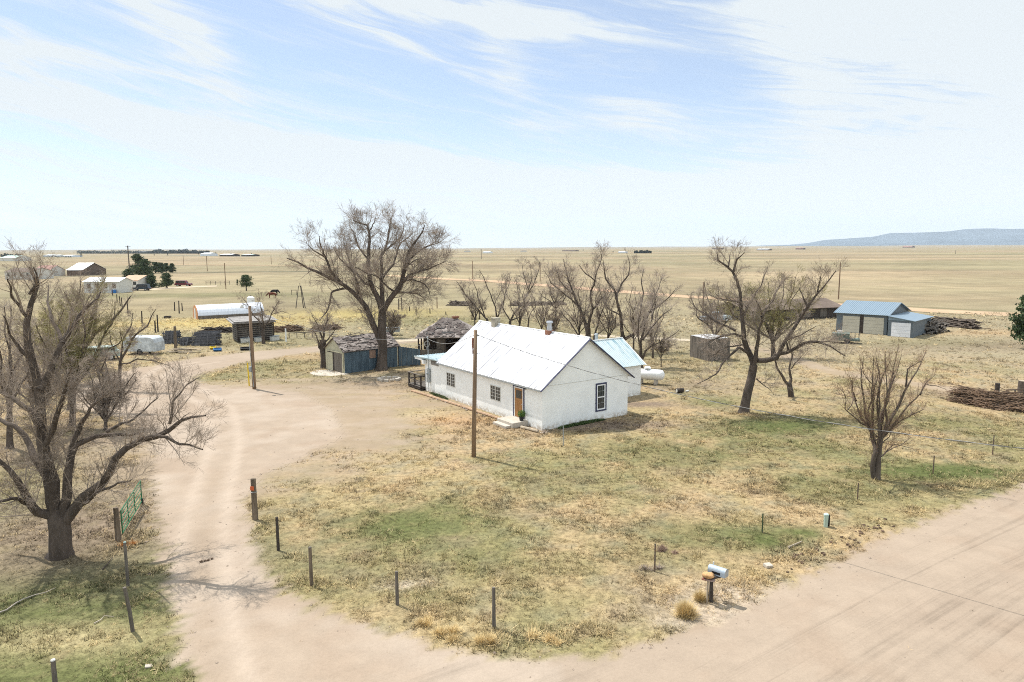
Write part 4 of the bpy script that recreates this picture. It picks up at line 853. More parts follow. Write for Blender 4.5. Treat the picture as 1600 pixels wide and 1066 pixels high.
def brush(name, label, cat, pts, w, h, n, m, ln=1.2, seed=1, rad=.02, kind='stuff'):
    r = random.Random(seed); pw = [G(*p) for p in pts]; b = MB(); o = Vector((pw[0][0], pw[0][1], 0)); segs = [(Vector(pw[i])-o, Vector(pw[i+1])-o) for i in range(len(pw)-1)]
    for i in range(n):
        a, c = segs[r.randrange(len(segs))]; t = r.random(); d = (c-a).normalized(); nrm = Vector((-d.y, d.x, 0)); u = abs(r.gauss(0, .45)); u = min(u, 1)
        hh = h*(1-u*.8)*r.random(); p = a.lerp(c, t)+nrm*w*u*(1 if r.random() < .5 else -1)*.5+Vector((0,0,hh)); dd = (d+nrm*r.gauss(0,.35)+Vector((0,0,r.gauss(0,.22)))).normalized(); l = ln*r.uniform(.4,1)
        q0 = p-dd*l/2; q1 = p+dd*l/2; q0.z = max(q0.z, .02); q1.z = max(q1.z, .02); mid = (q0+q1)/2+Vector((r.gauss(0,.05),r.gauss(0,.05),r.gauss(0,.05)))
        k = rad*r.uniform(.5,1.4); b.tube([q0, mid, q1], [k, k*.9, k*.5], 4, False)
    return tag(b.build(name, m, loc=o), label, cat, kind=kind)
brush('brush_pile', 'long low fence of stacked brown brushwood at the right edge', 'brushwood', [(1500,627),(1545,636),(1600,643),(1680,652)], 1.5, 1.25, 1500, M['reed'], 2.4, 3, .028)
brush('brush_pile', 'pile of grey logs and broken branches beside the blue garage', 'wood pile', [(1432,522),(1455,520),(1470,517)], 2.6, 1.7, 170, M['wood_grey'], 2.4, 4, .13)
brush('brush_pile', 'low row of dead branches behind the garage wood pile', 'wood pile', [(1462,509),(1490,510),(1525,514)], 2.8, 1.2, 200, M['bark_grey'], 3.0, 5, .12)
brush('brush_pile', 'red brown tangle of brush right of the plank shed', 'brushwood', [(430,519),(470,517)], 2.0, .9, 260, M['reed'], 2, 6, .05)
brush('brush_pile', 'red brown tangle of brush left of the old shed', 'brushwood', [(492,518),(526,514)], 2.0, .9, 260, M['reed'], 2, 7, .05)
brush('brush_pile', 'dark scrap and rusty poles between grey panels and plank shed', 'scrap', [(318,520),(366,519)], 2.0, .8, 150, M['wood_dark'], 2, 8, .07)
brush('brush_pile', 'grey heap of stone and scrap beyond the ruined shelter roof', 'scrap', [(706,477),(738,478)], 3.0, .9, 160, M['bark_grey'], 2, 9, .12)
brush('brush_pile', 'grey line of scrap wood beyond the row of bare trees', 'scrap', [(800,478),(880,476)], 3.0, .8, 200, M['bark_grey'], 2, 10, .1)

# ------------------------------------------------------------------ mailbox on its stand
def mailbox():
    g = G(1110,942); t = thing('mailbox', 'pale blue grey mailbox on a split wooden stand beside the dirt road', 'mailbox', (g[0],g[1],0), 0)
    b = MB(); b.beam((.03,.06,-.2),(.03,.06,.88), .13,.10); b.build('post', M['wood_dark'], t)
    b = MB(); b.beam((-.13,-.02,-.1),(-.11,-.02,.82), .08,.04); b.build('brace', M['board'], t)
    a = R(-36); b = MB(); c = Vector((-.02,.10,.90)); d = Vector((math.cos(R(48)),math.sin(R(48)),0))
    b.beam((-.30,.06,.84),(.10,-.10,.84), .16,.035); b.build('shelf', M['wood_red'], t); b = MB(); b.beam((-.05,.0,.875),(.46,.18,.895), .14,.05); b.build('arm', M['wood_dark'], t)
    m_ = MB(); r = .105; Lb = .55; n = 10; prof = [(-r,0)]+[(-r*math.cos(math.pi*k/n), .12+r*math.sin(math.pi*k/n)) for k in range(n+1)]+[(r,0)]
    m_.prism(prof, 'x', -Lb/2, Lb/2); bx = m_.build('box', M['mailbox'], t); bx.location = (.27,.18,.93); bx.rotation_euler.z = R(-42); bx.scale = (1.12,1.25,1.25)
    q = MB(); q.prism([(y*1.03,z*1.02) for y,z in prof], 'x', Lb/2, Lb/2+.015); q.build('door', M['grey_metal'], bx)
    q = MB(); q.box(-.14,.13,-r-.006,-r-.001,.035,.105); q.build('number_plate', M['black'], bx)
    q = MB(); q.box(-.2,-.16,.055,.075,.2,.29); q.build('flag', M['offwhite'], bx)
    # weathered lump on the shelf
    s = MB(); rr = np.random.default_rng(3); lat, lon = 7, 12; vs = []; fs = []
    for i in range(lat+1):
        for j in range(lon):
            th = math.pi*i/lat; ph = 2*math.pi*j/lon; k = 1+.12*rr.normal()*(0 < i < lat); vs.append((.21*math.sin(th)*math.cos(ph)*k, .15*math.sin(th)*math.sin(ph)*k, .105*math.cos(th)*k))
    for i in range(lat):
        for j in range(lon): fs.append((i*lon+j, i*lon+(j+1)%lon, (i+1)*lon+(j+1)%lon, (i+1)*lon+j))
    s.add(vs, fs); o = s.build('newspaper_bag', M['tan_bag'], None, smooth=True, loc=(g[0]-.10,g[1]+.02,.975), rz=R(-20)); tag(o, 'lumpy tan bundle resting on the mailbox shelf', 'bundle')
mailbox()

# ------------------------------------------------------------------ posts
def post(px, pb, pt, label, w=.13, m='wood_post', lean=(0,0), group=None, name='fence_post', cat='fence post', n=7, cap=None):
    g = G(px, pb); h = hgt(px, pb, pt); t = thing(name, label, cat, (g[0],g[1],0), rnd.random()*3, group)
    b = MB(); b.tube([(0,0,-.3),(lean[0]*.4,lean[1]*.4,h*.45),(lean[0],lean[1],h)], [w*.54,w*.5,w*.46], n); b.build('post', M[m], t)
    if cap: b = MB(); b.tube([(lean[0],lean[1],h),(lean[0],lean[1],h+.03)], [w*.5,w*.4], n); b.build('cap', M[cap], t)
    return t, h
G1 = 'weathered posts along the driveway curve'
t, h = post(399,812,748,'thick grey post with an orange reflector at the driveway mouth', .24, 'wood_post', n=6, group=G1)
b = MB(); b.box(-.09,.09,-.14,-.125,h-.50,h-.32); o = b.build('reflector', M['orange'], t); t.rotation_euler.z = -.15; b = MB(); b.tube([(.0,-.0,h-.62),(.0,-.0,h-.60)], .135, 12); b.build('strap', M['grey_metal'], t)
post(435,860,808,'dark olive post, first past the orange marked one', .12, 'wood_dark', group=G1, n=6)
post(487,915,856,'round grey brown post, second past the orange marked one', .13, group=G1, cap='wood_grey')
post(621,945,893,'grey post standing by a bare pale patch of soil', .12, 'wood_grey', group=G1)
post(772,980,918,'grey post at the tip of the yard between straw tussocks', .12, 'wood_grey', group=G1)
post(185,845,793,'brown split post beside the green gate', .22, 'wood_post', (0,.0), n=6)
post(208,985,915,'leaning grey post in the grass left of the driveway, nearest the camera', .12, 'wood_grey', (-.12,.1))
post(200,915,847,'pale grey post in the grass just past the green gate', .11, 'wood_grey', (-.05,0), cap='mint')
post(88,1085,1032,'grey post with a pale top at the bottom left corner', .13, 'wood_grey', cap='offwhite')
def tpost(px, pb, pt, label, m='t_post', group='thin steel posts along the road side'):
    g = G(px, pb); h = hgt(px, pb, pt); t = thing('steel_post', label, 'fence post', (g[0],g[1],0), .5, group)
    b = MB(); b.box(-.03,.03,-.006,.006,-.3,h); b.box(-.006,.006,.006,.04,-.3,h-.001); b.build('post', M[m], t); b = MB()
    for k in range(8): b.box(-.012,.012,-.016,-.007,.1+k*h/8.5,.14+k*h/8.5)
    b.build('studs', M[m], t)
tpost(1023,893,850,'rusty steel post nearest the mailbox'); tpost(1191,833,803,'dark green steel post over the green grass patch', 'juniper')
tpost(1340,781,755,'dark steel post left of the twin trunked small tree shade'); tpost(1458,741,712,'thin steel post standing in the bright green strip right of the twin trunked small tree')
tpost(1551,711,680,'thin steel post crossed by the overhead line near the right edge'); tpost(880,697,663,'pale steel post on the grass before the gable wall', 'grey_metal')
# utility pedestal
g = G(1290,823); t = thing('utility_pedestal', 'short pale green utility pedestal in the roadside grass', 'pedestal', (g[0],g[1],0), .3); b = MB(); b.tube([(0,0,-.1),(0,0,.50)], [.085,.10], 10); b.build('body', M['pedestal'], t); b = MB(); b.tube([(0,0,.50),(0,0,.56),(0,0,.60)], [.11,.11,.06], 10); b.build('cap', M['mint'], t)
b = MB(); b.obox((.13,.02,.28), .06,.16,.5); b.build('marker', M['black'], t)
# green tube gate
def gate():
    a = G(192,838); c = G(222,787); d = c-a; L = math.hypot(d[0], d[1]); t = thing('tube_gate', 'open green tube gate between the big left tree and driveway', 'gate', (a[0],a[1],0), math.atan2(d[1], d[0])); h = 1.12
    b = MB()
    for x in (0, L): b.tube([(x,0,.12),(x,0,h)], .028, 8)
    b.tube([(0,0,h),(L,0,h)], .028, 8); b.tube([(0,0,.14),(L,0,.14)], .025, 8); b.build('frame', M['gate_green'], t)
    for k in range(4): b = MB(); z = .33+k*.21; b.tube([(0,0,z),(L,0,z)], .02, 6); b.build('rail', M['gate_green'], t)
    for x in (L/3, 2*L/3): b = MB(); b.tube([(x,.03,.12),(x,.03,h)], .022, 6); b.build('brace', M['gate_green'], t)
    b = MB(); b.tube([(L+.05,-.04,.12),(L+.05,.04,.12)], .12, 14); b.build('wheel', M['rubber'], t)
gate()

# ------------------------------------------------------------------ poles and wires
def catenary(a, b, sag, n=40):
    a, b = Vector(a), Vector(b); return [a.lerp(b, i/n)-Vector((0,0,4*sag*(i/n)*(1-i/n))) for i in range(n+1)]
g = G(740,714); PA = Vector((g[0],g[1],0)); hA = P(743,516,g[1])[2]
t = thing('utility_pole', 'tall plain brown wooden pole standing before the white house front', 'utility pole', PA); tip = Vector((P(743,516,g[1])[0]-g[0],0,hA)); b = MB(); b.tube([(0,0,-.3),tip*.5,tip], [.135,.12,.105], 14); b.build('pole', M['wood_pole'], t, smooth=True)
b = MB(); b.tube([tip+Vector((-.17,-.0,-1.0)),tip+Vector((-.15,0,-.45))], .06, 8); b.tube([tip+Vector((-.17,0,-1.35)),tip+Vector((-.17,0,-1.0))], .03, 6); b.build('conduit', mat('rust_pipe', (.25,.11,.08), .8, .3, 5), t)
b = MB(); b.tube([tip+Vector((-.05,0,-.30)),tip+Vector((.2,0,-.30))], .03, 8); b.tube([tip+Vector((.05,0,-1.35)),tip+Vector((.28,0,-1.35))], .015, 6); b.build('bracket', M['grey_metal'], t)
topA = PA+tip+Vector((.05,0,-.25))
g = G(397.5,608); PB = Vector((g[0],g[1],0)); q = P(390,478,g[1]); tipB = Vector((q[0]-g[0],0,q[2]))
t = thing('utility_pole', 'wooden pole with a meter box and yard light beside the dirt loop', 'utility pole', PB); b = MB(); b.tube([(0,0,-.3),tipB*.5,tipB], [.16,.14,.12], 14); b.build('pole', M['wood_pole'], t, smooth=True)
b = MB(); b.tube([tipB+Vector((0,-.1,-.05)),tipB+Vector((-.35,-.25,.10)),tipB+Vector((-.55,-.3,.06))], .025, 6); b.build('lamp_arm', M['grey_metal'], t); b = MB(); b.tube([tipB+Vector((-.55,-.3,.12)),tipB+Vector((-.55,-.3,-.02)),tipB+Vector((-.55,-.3,-.16))], [.06,.13,.16], 12); b.build('lamp', M['offwhite'], t)
b = MB(); b.box(-.28,-.10,-.24,-.10,1.55,2.0); b.tube([(-.2,-.25,1.85),(-.2,-.36,1.85)], .1, 12); b.build('meter', M['grey_metal'], t); b = MB(); b.tube([(.02,-.17,.2),(-.15,-.15,3.4),(-.2,-.13,4.6)], .025, 6); b.build('conduit', M['grey_metal'], t)
g = G(389.5,603); t = thing('guard_tube', 'tall yellow guard tube standing beside the meter pole', 'guard', (g[0],g[1],0)); b = MB(); b.tube([(0,0,-.1),(-.05,0,2.05)], .06, 8); b.build('tube', M['yellow'], t)
topB = PB+tipB+Vector((0,0,-.25))
def wire(name, label, pts, r, m='wire', twist=False):
    o = Vector(pts[0]); b = MB(); L = 0; c = []
    for i, p in enumerate(pts): L += (Vector(p)-Vector(pts[i-1])).length if i else 0; c.append((Vector(p)-o, L))
    if not twist:
        b.tube([p for p, _ in c], r, 5); return tag(b.build(name, M[m], loc=o), label, 'wire', 'overhead wires')
    t = tag(thing(name, label, 'wire', o), group='overhead wires')
    pts2 = []; n = int(L/.12)
    for i in range(n+1):
        s = L*i/n; j = max(k for k in range(len(c)) if c[k][1] <= s+1e-6); j = min(j, len(c)-2); f = (s-c[j][1])/(c[j+1][1]-c[j][1]); pts2.append((c[j][0].lerp(c[j+1][0], f), s))
    for q, mm in ((0,'wire_pale'),(math.pi,'wire')):
        b = MB(); b.tube([p+Vector((math.cos(s*3.2+q)*.013, math.cos(s*3.2+q)*.013, math.sin(s*3.2+q)*.013)) for p, s in pts2], .010, 5); b.build('strand', M[mm], t)
wire('overhead_wire', 'twisted service wire running from the brown pole over the house to the right', catenary(topA, (25.2,12.6,7.2), 1.75, 50), .015, twist=True)
mast = Vector(hl(-.26,15.5,4.62))
wire('overhead_wire', 'short service wire from the brown pole to the mast on the house', catenary(topA+Vector((-.1,0,0)), mast, .5, 20), .014, 'wire_pale')
wire('overhead_wire', 'thin wire from the house mast across the yard to the meter pole', catenary(mast, topB, 1.0, 30), .012, 'wire_pale')
sh = G(622,572.5); wire('overhead_wire', 'thin wire from the house mast to the old shed eave', catenary(mast+Vector((0,0,-.5)), (sh[0]+.4,sh[1],2.45), .25, 16), .012, 'wire_pale')
def far_pole(px, pb, pt, label, w=.28, arm=False, group='utility poles far out on the plain'):
    g = G(px, pb); h = hgt(px, pb, pt); t = thing('utility_pole', label, 'utility pole', (g[0],g[1],0), 0, group); b = MB(); b.tube([(0,0,-.3),(0,0,h)], [w/2,w*.42], 8); b.build('pole', M['wood_pole'] if w < .5 else M['wood_grey'], t)
    if arm: b = MB(); b.box(-1.1,1.1,-.08,.08,h-.5,h-.35); b.build('crossarm', M['wood_grey'], t)
for a in ((353,452,411,'thin pole left of the small lone pine'),(203.5,437,384,'tall far pole left of the dark pines breaking the horizon',.5,True),(324,424,400,'far pole right of the dark pines',.4),(738.5,437,408,'brown pole rising above the plain right of the big tree'),
  (752,405,389,'pale far pole on the horizon right of the big tree',.6,True),(844,440,409,'brown pole behind the row of bare trees',.3),(1098,503,441,'dark wooden pole left of the leaning tree',.3),(1310,468,410,'wooden pole behind the blue garage',.3),(1236,466,432,'thin pole seen through the leaning tree',.25),
  (287,414,399,'small pale pole on the left plain',.4),(424,413,400,'tiny pole left of the big bare tree',.4),(1326,386.5,382,'tiny pole on the right horizon',.8),(1493,397,391,'tiny pole out in the right pasture',.6),(683,482,464,'brown fence pole behind the ruined shelter',.22),(1275,390,384,'small far pole before the mountains',.7)):
    far_pole(*a)
# far fence posts that look alike
pr = None
GP = 'old fence posts in the far pasture'
PN = [((176,462,452),'short post nearest the blue barrel at the end of the mobile home'),((183,473,460),'second post of the line running down from the blue barrel'),((188,478,463),'thicker post midway down the line from the blue barrel'),((191,481,465),'post touching the thicker one in the line from the blue barrel'),
 ((200,490,470),'tall lone post below the line that starts at the blue barrel'),((222,506,486),'post in the dry grass above the pale camper trailer'),((243,520,501),'taller one of the two posts behind the pale camper trailer'),((247,519,492),'tallest dark post between camper trailer and grey panel stacks'),
 ((273,486,472),'left one of three posts around the stub right of the dark block'),((285,486,474),'right one of three posts above the orange end of the silver shed'),((280,490,470),'middle thick post above the orange end of the silver shed'),
 ((623,484,467),'left post of the close pair right of the big tree trunk'),((628,484,465),'right post of the close pair right of the big tree trunk'),((640,486,479),'low post just right of the close pair beyond the big tree'),((650,488,480),'low post midway between the close pair and the tall pole'),((672,490,482),'low post just left of the tall fence pole behind the shelter'),((697,492,487),'shortest post above the ruined shelter roof'),
 ((737.5,500,485),'left one of three corral posts above the left ridge end'),((743.5,500,486),'middle one of three corral posts above the left ridge end'),((749,499,486),'right one of three corral posts above the left ridge end')]
for (x, yb, yt), lab in PN:
    g = G(x, yb); h = hgt(x, yb, yt); b = MB(); b.tube([(0,0,-.2),(rnd.uniform(-.08,.08),0,h)], [.11,.09], 6); o = b.build('fence_post', M['wood_dark'], loc=(g[0],g[1],0)); tag(o, lab, 'fence post', GP)
def corral(px0, px1, pb, pt, label, nposts=4, m='wood_dark', w=.14, rails=2, pb1=None, arch=0):
    a = G(px0, pb); c = G(px1, pb1 or pb); d = c-a; L = math.hypot(d[0], d[1]); h = hgt(px0, pb, pt); t = thing('rail_fence', label, 'fence', (a[0],a[1],0), math.atan2(d[1], d[0]))
    for i in range(nposts): x = L*i/(nposts-1); b = MB(); b.tube([(x,0,-.2),(x,0,h)], w/2, 6); b.build('post', M[m], t)
    for k in range(rails): b = MB(); z = h*(.95-.45*k); b.beam((0,0,z),(L,0,z), .06,.10); b.build('rail', M[m], t)
corral(322,359,445,439,'low pale rail fence beyond the red car', 6, 'wood_grey'); corral(456,463,461,453,'small frame of posts in the pasture left of the big tree', 2, 'wood_dark', .14, 1)
corral(1572,1612,619,609,'dark pipe fence behind the brushwood at the right edge', 4, 't_post', .10, 2, 618); corral(452,500,529,520,'low weathered rail fence left of the old shed', 5, 'wood_grey', .12, 1, 527)
g = G(1557,621); t = thing('fence_post', 'thick dark wooden post behind the brushwood', 'fence post', (g[0],g[1],0)); b = MB(); b.tube([(0,0,-.2),(0,0,1.15)], [.18,.17], 10); b.build('post', M['wood_dark'], t); b = MB(); b.tube([(.2,.05,-.2),(.2,.05,1.0)], .05, 8); b.build('pipe', M['offwhite'], t)
g = G(1598,613); t = thing('tree_stump', 'grey stump at the right edge behind the pipe fence', 'stump', (g[0],g[1],0)); b = MB(); b.tube([(0,0,-.1),(0,0,.35),(0,0,.95)], [.42,.38,.36], 12); b.build('trunk', M['bark_grey'], t); b = MB(); b.tube([(0,0,.95),(0,0,.965)], [.35,.33], 12); b.build('cut_face', M['board'], t)
g = G(447,534); t = thing('fence_post', 'white painted post right of the plank shed', 'fence post', (g[0],g[1],0)); b = MB(); b.tube([(0,0,-.1),(0,0,1.7)], .1, 8); b.build('post', M['white'], t)
# windmill like tripod in the pasture
g = G(470,482); t = thing('pole_frame', 'spindly grey frame of poles standing in the pasture', 'frame', (g[0],g[1],0))
for (x, y) in ((-1.0,0),(.9,.1),(.2,1.2)): b = MB(); b.tube([(x,y,0),(x*.25,y*.2,4.6)], [.1,.07], 6); b.build('leg', M['wood_grey'], t)
b = MB(); b.tube([(-.55,0,2.5),(.5,.05,2.5)], .05, 5); b.tube([(0,.1,4.3),(0,.1,5.2)], .06, 5); b.build('brace', M['wood_grey'], t)
# white tank hatch behind quonset
g = G(375,486); t = thing('water_tank', 'small round white tank behind the silver half round shed', 'tank', (g[0],g[1]+6,0)); b = MB(); b.tube([(0,0,0),(0,0,2.2),(0,0,2.5)], [.75,.75,.25], 16); b.build('tank', M['white'], t); b = MB(); b.tube([(0,0,2.5),(0,0,2.62)], .16, 8); b.build('lid', M['black'], t)
g = G(597,524); 
g = G(601,524); t = thing('scrap_trailer', 'small grey trailer behind the trunk of the big tree', 'trailer', (g[0]+.6,g[1],0), .1); b = MB(); b.box(-1.2,1.5,-.7,.7,.5,1.1); b.build('bed', M['grey_metal'], t); 
for s in (-1,1): b = MB(); b.tube([(0,s*.75,.3),(0,s*.9,.3)], .3, 12); b.build('wheel', M['rubber'], t)
# log stump and debris on the lawn
g = G(1063,614); t = thing('log_chunk', 'dark charred log chunk with pale end on the back lawn', 'log', (g[0],g[1],0), .3); b = MB(); b.tube([(-.35,0,.2),(.3,.05,.22)], [.2,.17], 10); b.build('log', M['wood_dark'], t); b = MB(); b.tube([(-.36,0,.2),(-.355,0,.2)], .16, 10); b.tube([(.55,.1,.08),(.9,.2,.08)], .07, 8); b.build('cut_face', M['offwhite'], t)
g = G(592,590)
g = G(608,594); t = thing('fire_ring', 'low pale stone ring on the bare soil before the big tree', 'fire ring', (g[0],g[1],0))
for k in range(11): b = MB(); a = k*.571; b.obox((.95*math.cos(a),.7*math.sin(a),.10), .42,.26,.24, a+1.57); b.build('stone', M['concrete'], t, bevel=.03)
def fallen(label, pts, r, m='bark_grey', name='fallen_branch', z=.06):
    pw = [Vector((*G(*p)[:2], z)) for p in pts]; b = MB(); o = pw[0].copy(); b.tube([p-o for p in pw], [r*(1-.6*i/(len(pw)-1)) for i in range(len(pw))], 7); return tag(b.build(name, m if not isinstance(m, str) else M[m], loc=o), label, 'branch')
m_bl = mat('bleached', (.50,.43,.36), .9, .3, 5)
fallen('short grey log in the roadside grass near the green grass tuft', [(1231,858),(1242,853),(1253,848)], .055, 'board', 'fallen_log')
fallen('long bleached branch on the grass below the big left tree', [(-5,961),(10,956),(25,945),(38,938),(55,932),(72,928),(87,921)], .028, m_bl)
fallen('small forked bleached branch left of the leaning grey post', [(147,977),(158,971),(163,965),(178,966)], .02, m_bl)
fallen('bare dark limb lying in the shade left of the driveway', [(160,892),(168,884),(176,873)], .03, 'bark')
def rocks(name, label, pts, kind='stuff'):
    b = MB(); o = Vector(G(*pts[0][:2]))
    for x, y, s in pts: p = Vector(G(x, y))-o; b.obox((p.x,p.y,s*.3), s*1.3,s,s*.7, rnd.random()*3, rnd.random()*.5, rnd.random()*.5)
    tag(b.build(name, M['stone'] if name != 'clods' else M['reed'], loc=o), label, 'stones', kind=kind)
for x, y, s, lab in ((1200,886,.22,'pale flat rock in the verge right of the mailbox'),(232,1043,.13,'small white stone at the driveway edge, bottom left')):
    g = G(x, y); b = MB(); b.obox((0,0,s*.25), s*1.4,s,s*.6, .4,.2,.1); b.obox((s*.5,s*.2,s*.15), s*.7,s*.6,s*.4, 1,.3,.1); tag(b.build('rock', M['concrete'], loc=(g[0],g[1],0), bevel=.02), lab, 'rock')
rocks('clods', 'dark soil clods scattered along the road verge', [(rnd.uniform(1280,1395), 0, 0) for _ in range(0)]+[(x, 860-(x-1290)*.42+rnd.uniform(-14,10), rnd.uniform(.04,.10)) for x in [rnd.uniform(1230,1400) for _ in range(60)]])
# tumbleweeds / straw tussocks
def tussock(px, py, r, label, m, n=900, flat=.6, seed=1):
    solo = flat >= .9
    g = G(px, py); R_ = np.random.default_rng(seed); a = R_.uniform(0, 2*np.pi, n); ph = np.arccos(R_.uniform(0, 1, n)**.8); ln = r*R_.uniform(.5, 1.1, n); w = R_.uniform(.006, .014, n)
    cc = R_.integers(0, 4, n)*(0 if solo else 1); ox_, oy_, sc_ = R_.normal(0, r*.55, 4)*(0 if solo else 1), R_.normal(0, r*.4, 4)*(0 if solo else 1), (np.ones(4)*.95 if solo else R_.uniform(.45, 1.1, 4)); ln = ln*sc_[cc]; bx, by = ox_[cc]+R_.normal(0, r*.16, n), oy_[cc]+R_.normal(0, r*.16, n); tx = bx+np.cos(a)*np.sin(ph)*ln; ty = by+np.sin(a)*np.sin(ph)*ln; tz = np.cos(ph)*ln*flat*1.3+.02
    V = np.stack([np.stack([bx-np.sin(a)*w, by+np.cos(a)*w, 0*bx], -1), np.stack([bx+np.sin(a)*w, by-np.cos(a)*w, 0*bx], -1), np.stack([tx, ty, tz], -1)], 1).reshape(-1, 3)
    o = meshgrid_obj('grass_tussock', V, np.arange(3*n).reshape(-1, 3), None, None, M[m], False); o.location = (g[0],g[1],0); tag(o, label, 'tussock')
for i, a in enumerate(((1071,962,.52,'big golden tumbleweed at the road edge left of the mailbox','straw',1800,.9),(1094,938,.36,'smaller yellow bush touching the mailbox stand','straw',900,.9),(706,994,.5,'straw tussock on the driveway verge left of the yard tip','straw',1300,.6),(768,1000,.42,'golden tussock in front of the post at the yard tip','straw',1100,.6),
   (1040,861,.38,'brown weedy bush beside the rusty steel post','twig_red',420,.8),(850,1002,.5,'straw tussock right of the yard tip','straw',500,.7),(665,975,.4,'pale tussock by the driveway curve','straw',500,.8),(199,852,.3,'dry tussock at the foot of the green gate','orange_tan',400,.8),(325,876,.16,'little weed clump in the middle of the driveway','reed',220,.5),(1013,889,.35,'grey dead weed beside the rusty steel post','twig',360,.5),(1108,935,.25,'brown dead weed at the foot of the mailbox stand','reed',400,.9))): tussock(*a, seed=i)

def gravel():
    n = 26000; x = rng.uniform(-16, 40, n); y = rng.uniform(16, 60, n); _, rd, dv = masks(x, y); e = np.maximum(rd, dv)
    pr_ = np.exp(-((e-.35)/.55)**2)*.55+.03*(e > 0); k = rng.random(n) < pr_; x, y = x[k], y[k]; n = len(x); s = rng.gamma(2.0, .011, n)+.008; s = np.minimum(s, .09)
    base = np.array([(1,0,0),(0,1,0),(-1,0,0),(0,-1,0),(0,0,.7)]); a = rng.uniform(0, 6.28, n); ca, sa = np.cos(a), np.sin(a)
    q = base[None]*rng.uniform(.6, 1.4, (n,5,1)); V = np.stack([(q[...,0]*ca[:,None]-q[...,1]*sa[:,None])*s[:,None]+x[:,None], (q[...,0]*sa[:,None]+q[...,1]*ca[:,None])*s[:,None]+y[:,None], q[...,2]*s[:,None]+gz(x, y)[:,None]+.006], -1).reshape(-1, 3)
    f = np.array([(0,1,4),(1,2,4),(2,3,4),(3,0,4)]); Fc = (np.arange(n)[:,None,None]*5+f[None]).reshape(-1, 3)
    o = meshgrid_obj('gravel', V, Fc, None, None, mat('gravel', (.34,.27,.21), .95, .6, 25), False); tag(o, 'loose gravel and clods strewn along the dirt road edges', 'gravel', kind='stuff')
gravel()

# ------------------------------------------------------------------ bare trees
def nrm(a): return a/np.maximum(np.linalg.norm(a, axis=-1, keepdims=True), 1e-9)
def tubes(P_, R_, sides):                    # P_ [N,K,3], R_ [N,K] -> verts, quads
    N, K, _ = P_.shape; T = np.empty_like(P_); T[:, 1:-1] = P_[:, 2:]-P_[:, :-2]; T[:, 0] = P_[:, 1]-P_[:, 0]; T[:, -1] = P_[:, -1]-P_[:, -2]; T = nrm(T)
    ref = np.where(np.abs(nrm(P_[:, -1]-P_[:, 0])[:, 2:3]) < .8, np.array([[0, 0, 1.]]), np.array([[1., 0, 0]]))[:, None, :]
    X_ = nrm(np.cross(T, np.broadcast_to(ref, T.shape))); Y_ = np.cross(X_, T)
    a = np.arange(sides)*2*np.pi/sides
    V = P_[:, :, None, :]+(X_[:, :, None, :]*np.cos(a)[None, None, :, None]+Y_[:, :, None, :]*np.sin(a)[None, None, :, None])*R_[:, :, None, None]
    idx = np.arange(N*K*sides).reshape(N, K, sides); nx_ = np.roll(idx, -1, axis=2)
    return V.reshape(-1, 3), np.stack([idx[:, :-1], nx_[:, :-1], nx_[:, 1:], idx[:, 1:]], -1).reshape(-1, 4)
def resample(pts, rads, K):
    pts = np.array(pts, float); L = np.r_[0, np.cumsum(np.linalg.norm(np.diff(pts, axis=0), axis=1))]; s = np.linspace(0, L[-1], K)
    return np.stack([np.interp(s, L, pts[:, k]) for k in range(3)], 1), np.interp(s, L, rads)
def grow(Pa, Ra, g, spacing, ln, K, spread, up=.15, wig=.12, rk=.62, tmin=.2, tipr=.35, droop=0, rmax=1, taper=.55):
    Lp = np.linalg.norm(np.diff(Pa, axis=1), axis=2).sum(1); cnt = np.maximum(1, g.poisson(Lp*(1-tmin)/spacing)).astype(int)
    idx = np.repeat(np.arange(len(Pa)), cnt); n = len(idx); t = tmin+(1-tmin)*g.random(n); Kp = Pa.shape[1]
    f = t*(Kp-1); i0 = np.minimum(f.astype(int), Kp-2); fr = (f-i0)[:, None]
    p = Pa[idx, i0]*(1-fr)+Pa[idx, i0+1]*fr; tg = nrm(Pa[idx, i0+1]-Pa[idx, i0]); r = Ra[idx, i0]*(1-fr[:, 0])+Ra[idx, i0+1]*fr[:, 0]
    rd = g.normal(size=(n, 3)); perp = nrm(rd-(rd*tg).sum(1, keepdims=True)*tg); th = np.abs(g.normal(spread, .28, n))[:, None]
    d = nrm(tg*np.cos(th)+perp*np.sin(th)+np.array([0, 0, up])); L = ln*g.uniform(.5, 1.3, n)*(1.25-.80*t)
    rs = np.minimum(r*rk, rmax)*g.uniform(.7, 1, n); out = np.empty((n, K, 3)); out[:, 0] = p
    for k in range(1, K):
        out[:, k] = out[:, k-1]+d*(L/(K-1))[:, None]; d = nrm(d+g.normal(size=(n, 3))*wig+np.array([0, 0, up*.35-droop]))
    rr = rs[:, None]*(1-(1-tipr)*np.linspace(0, 1, K)[None, :]**.8)
    return out, rr
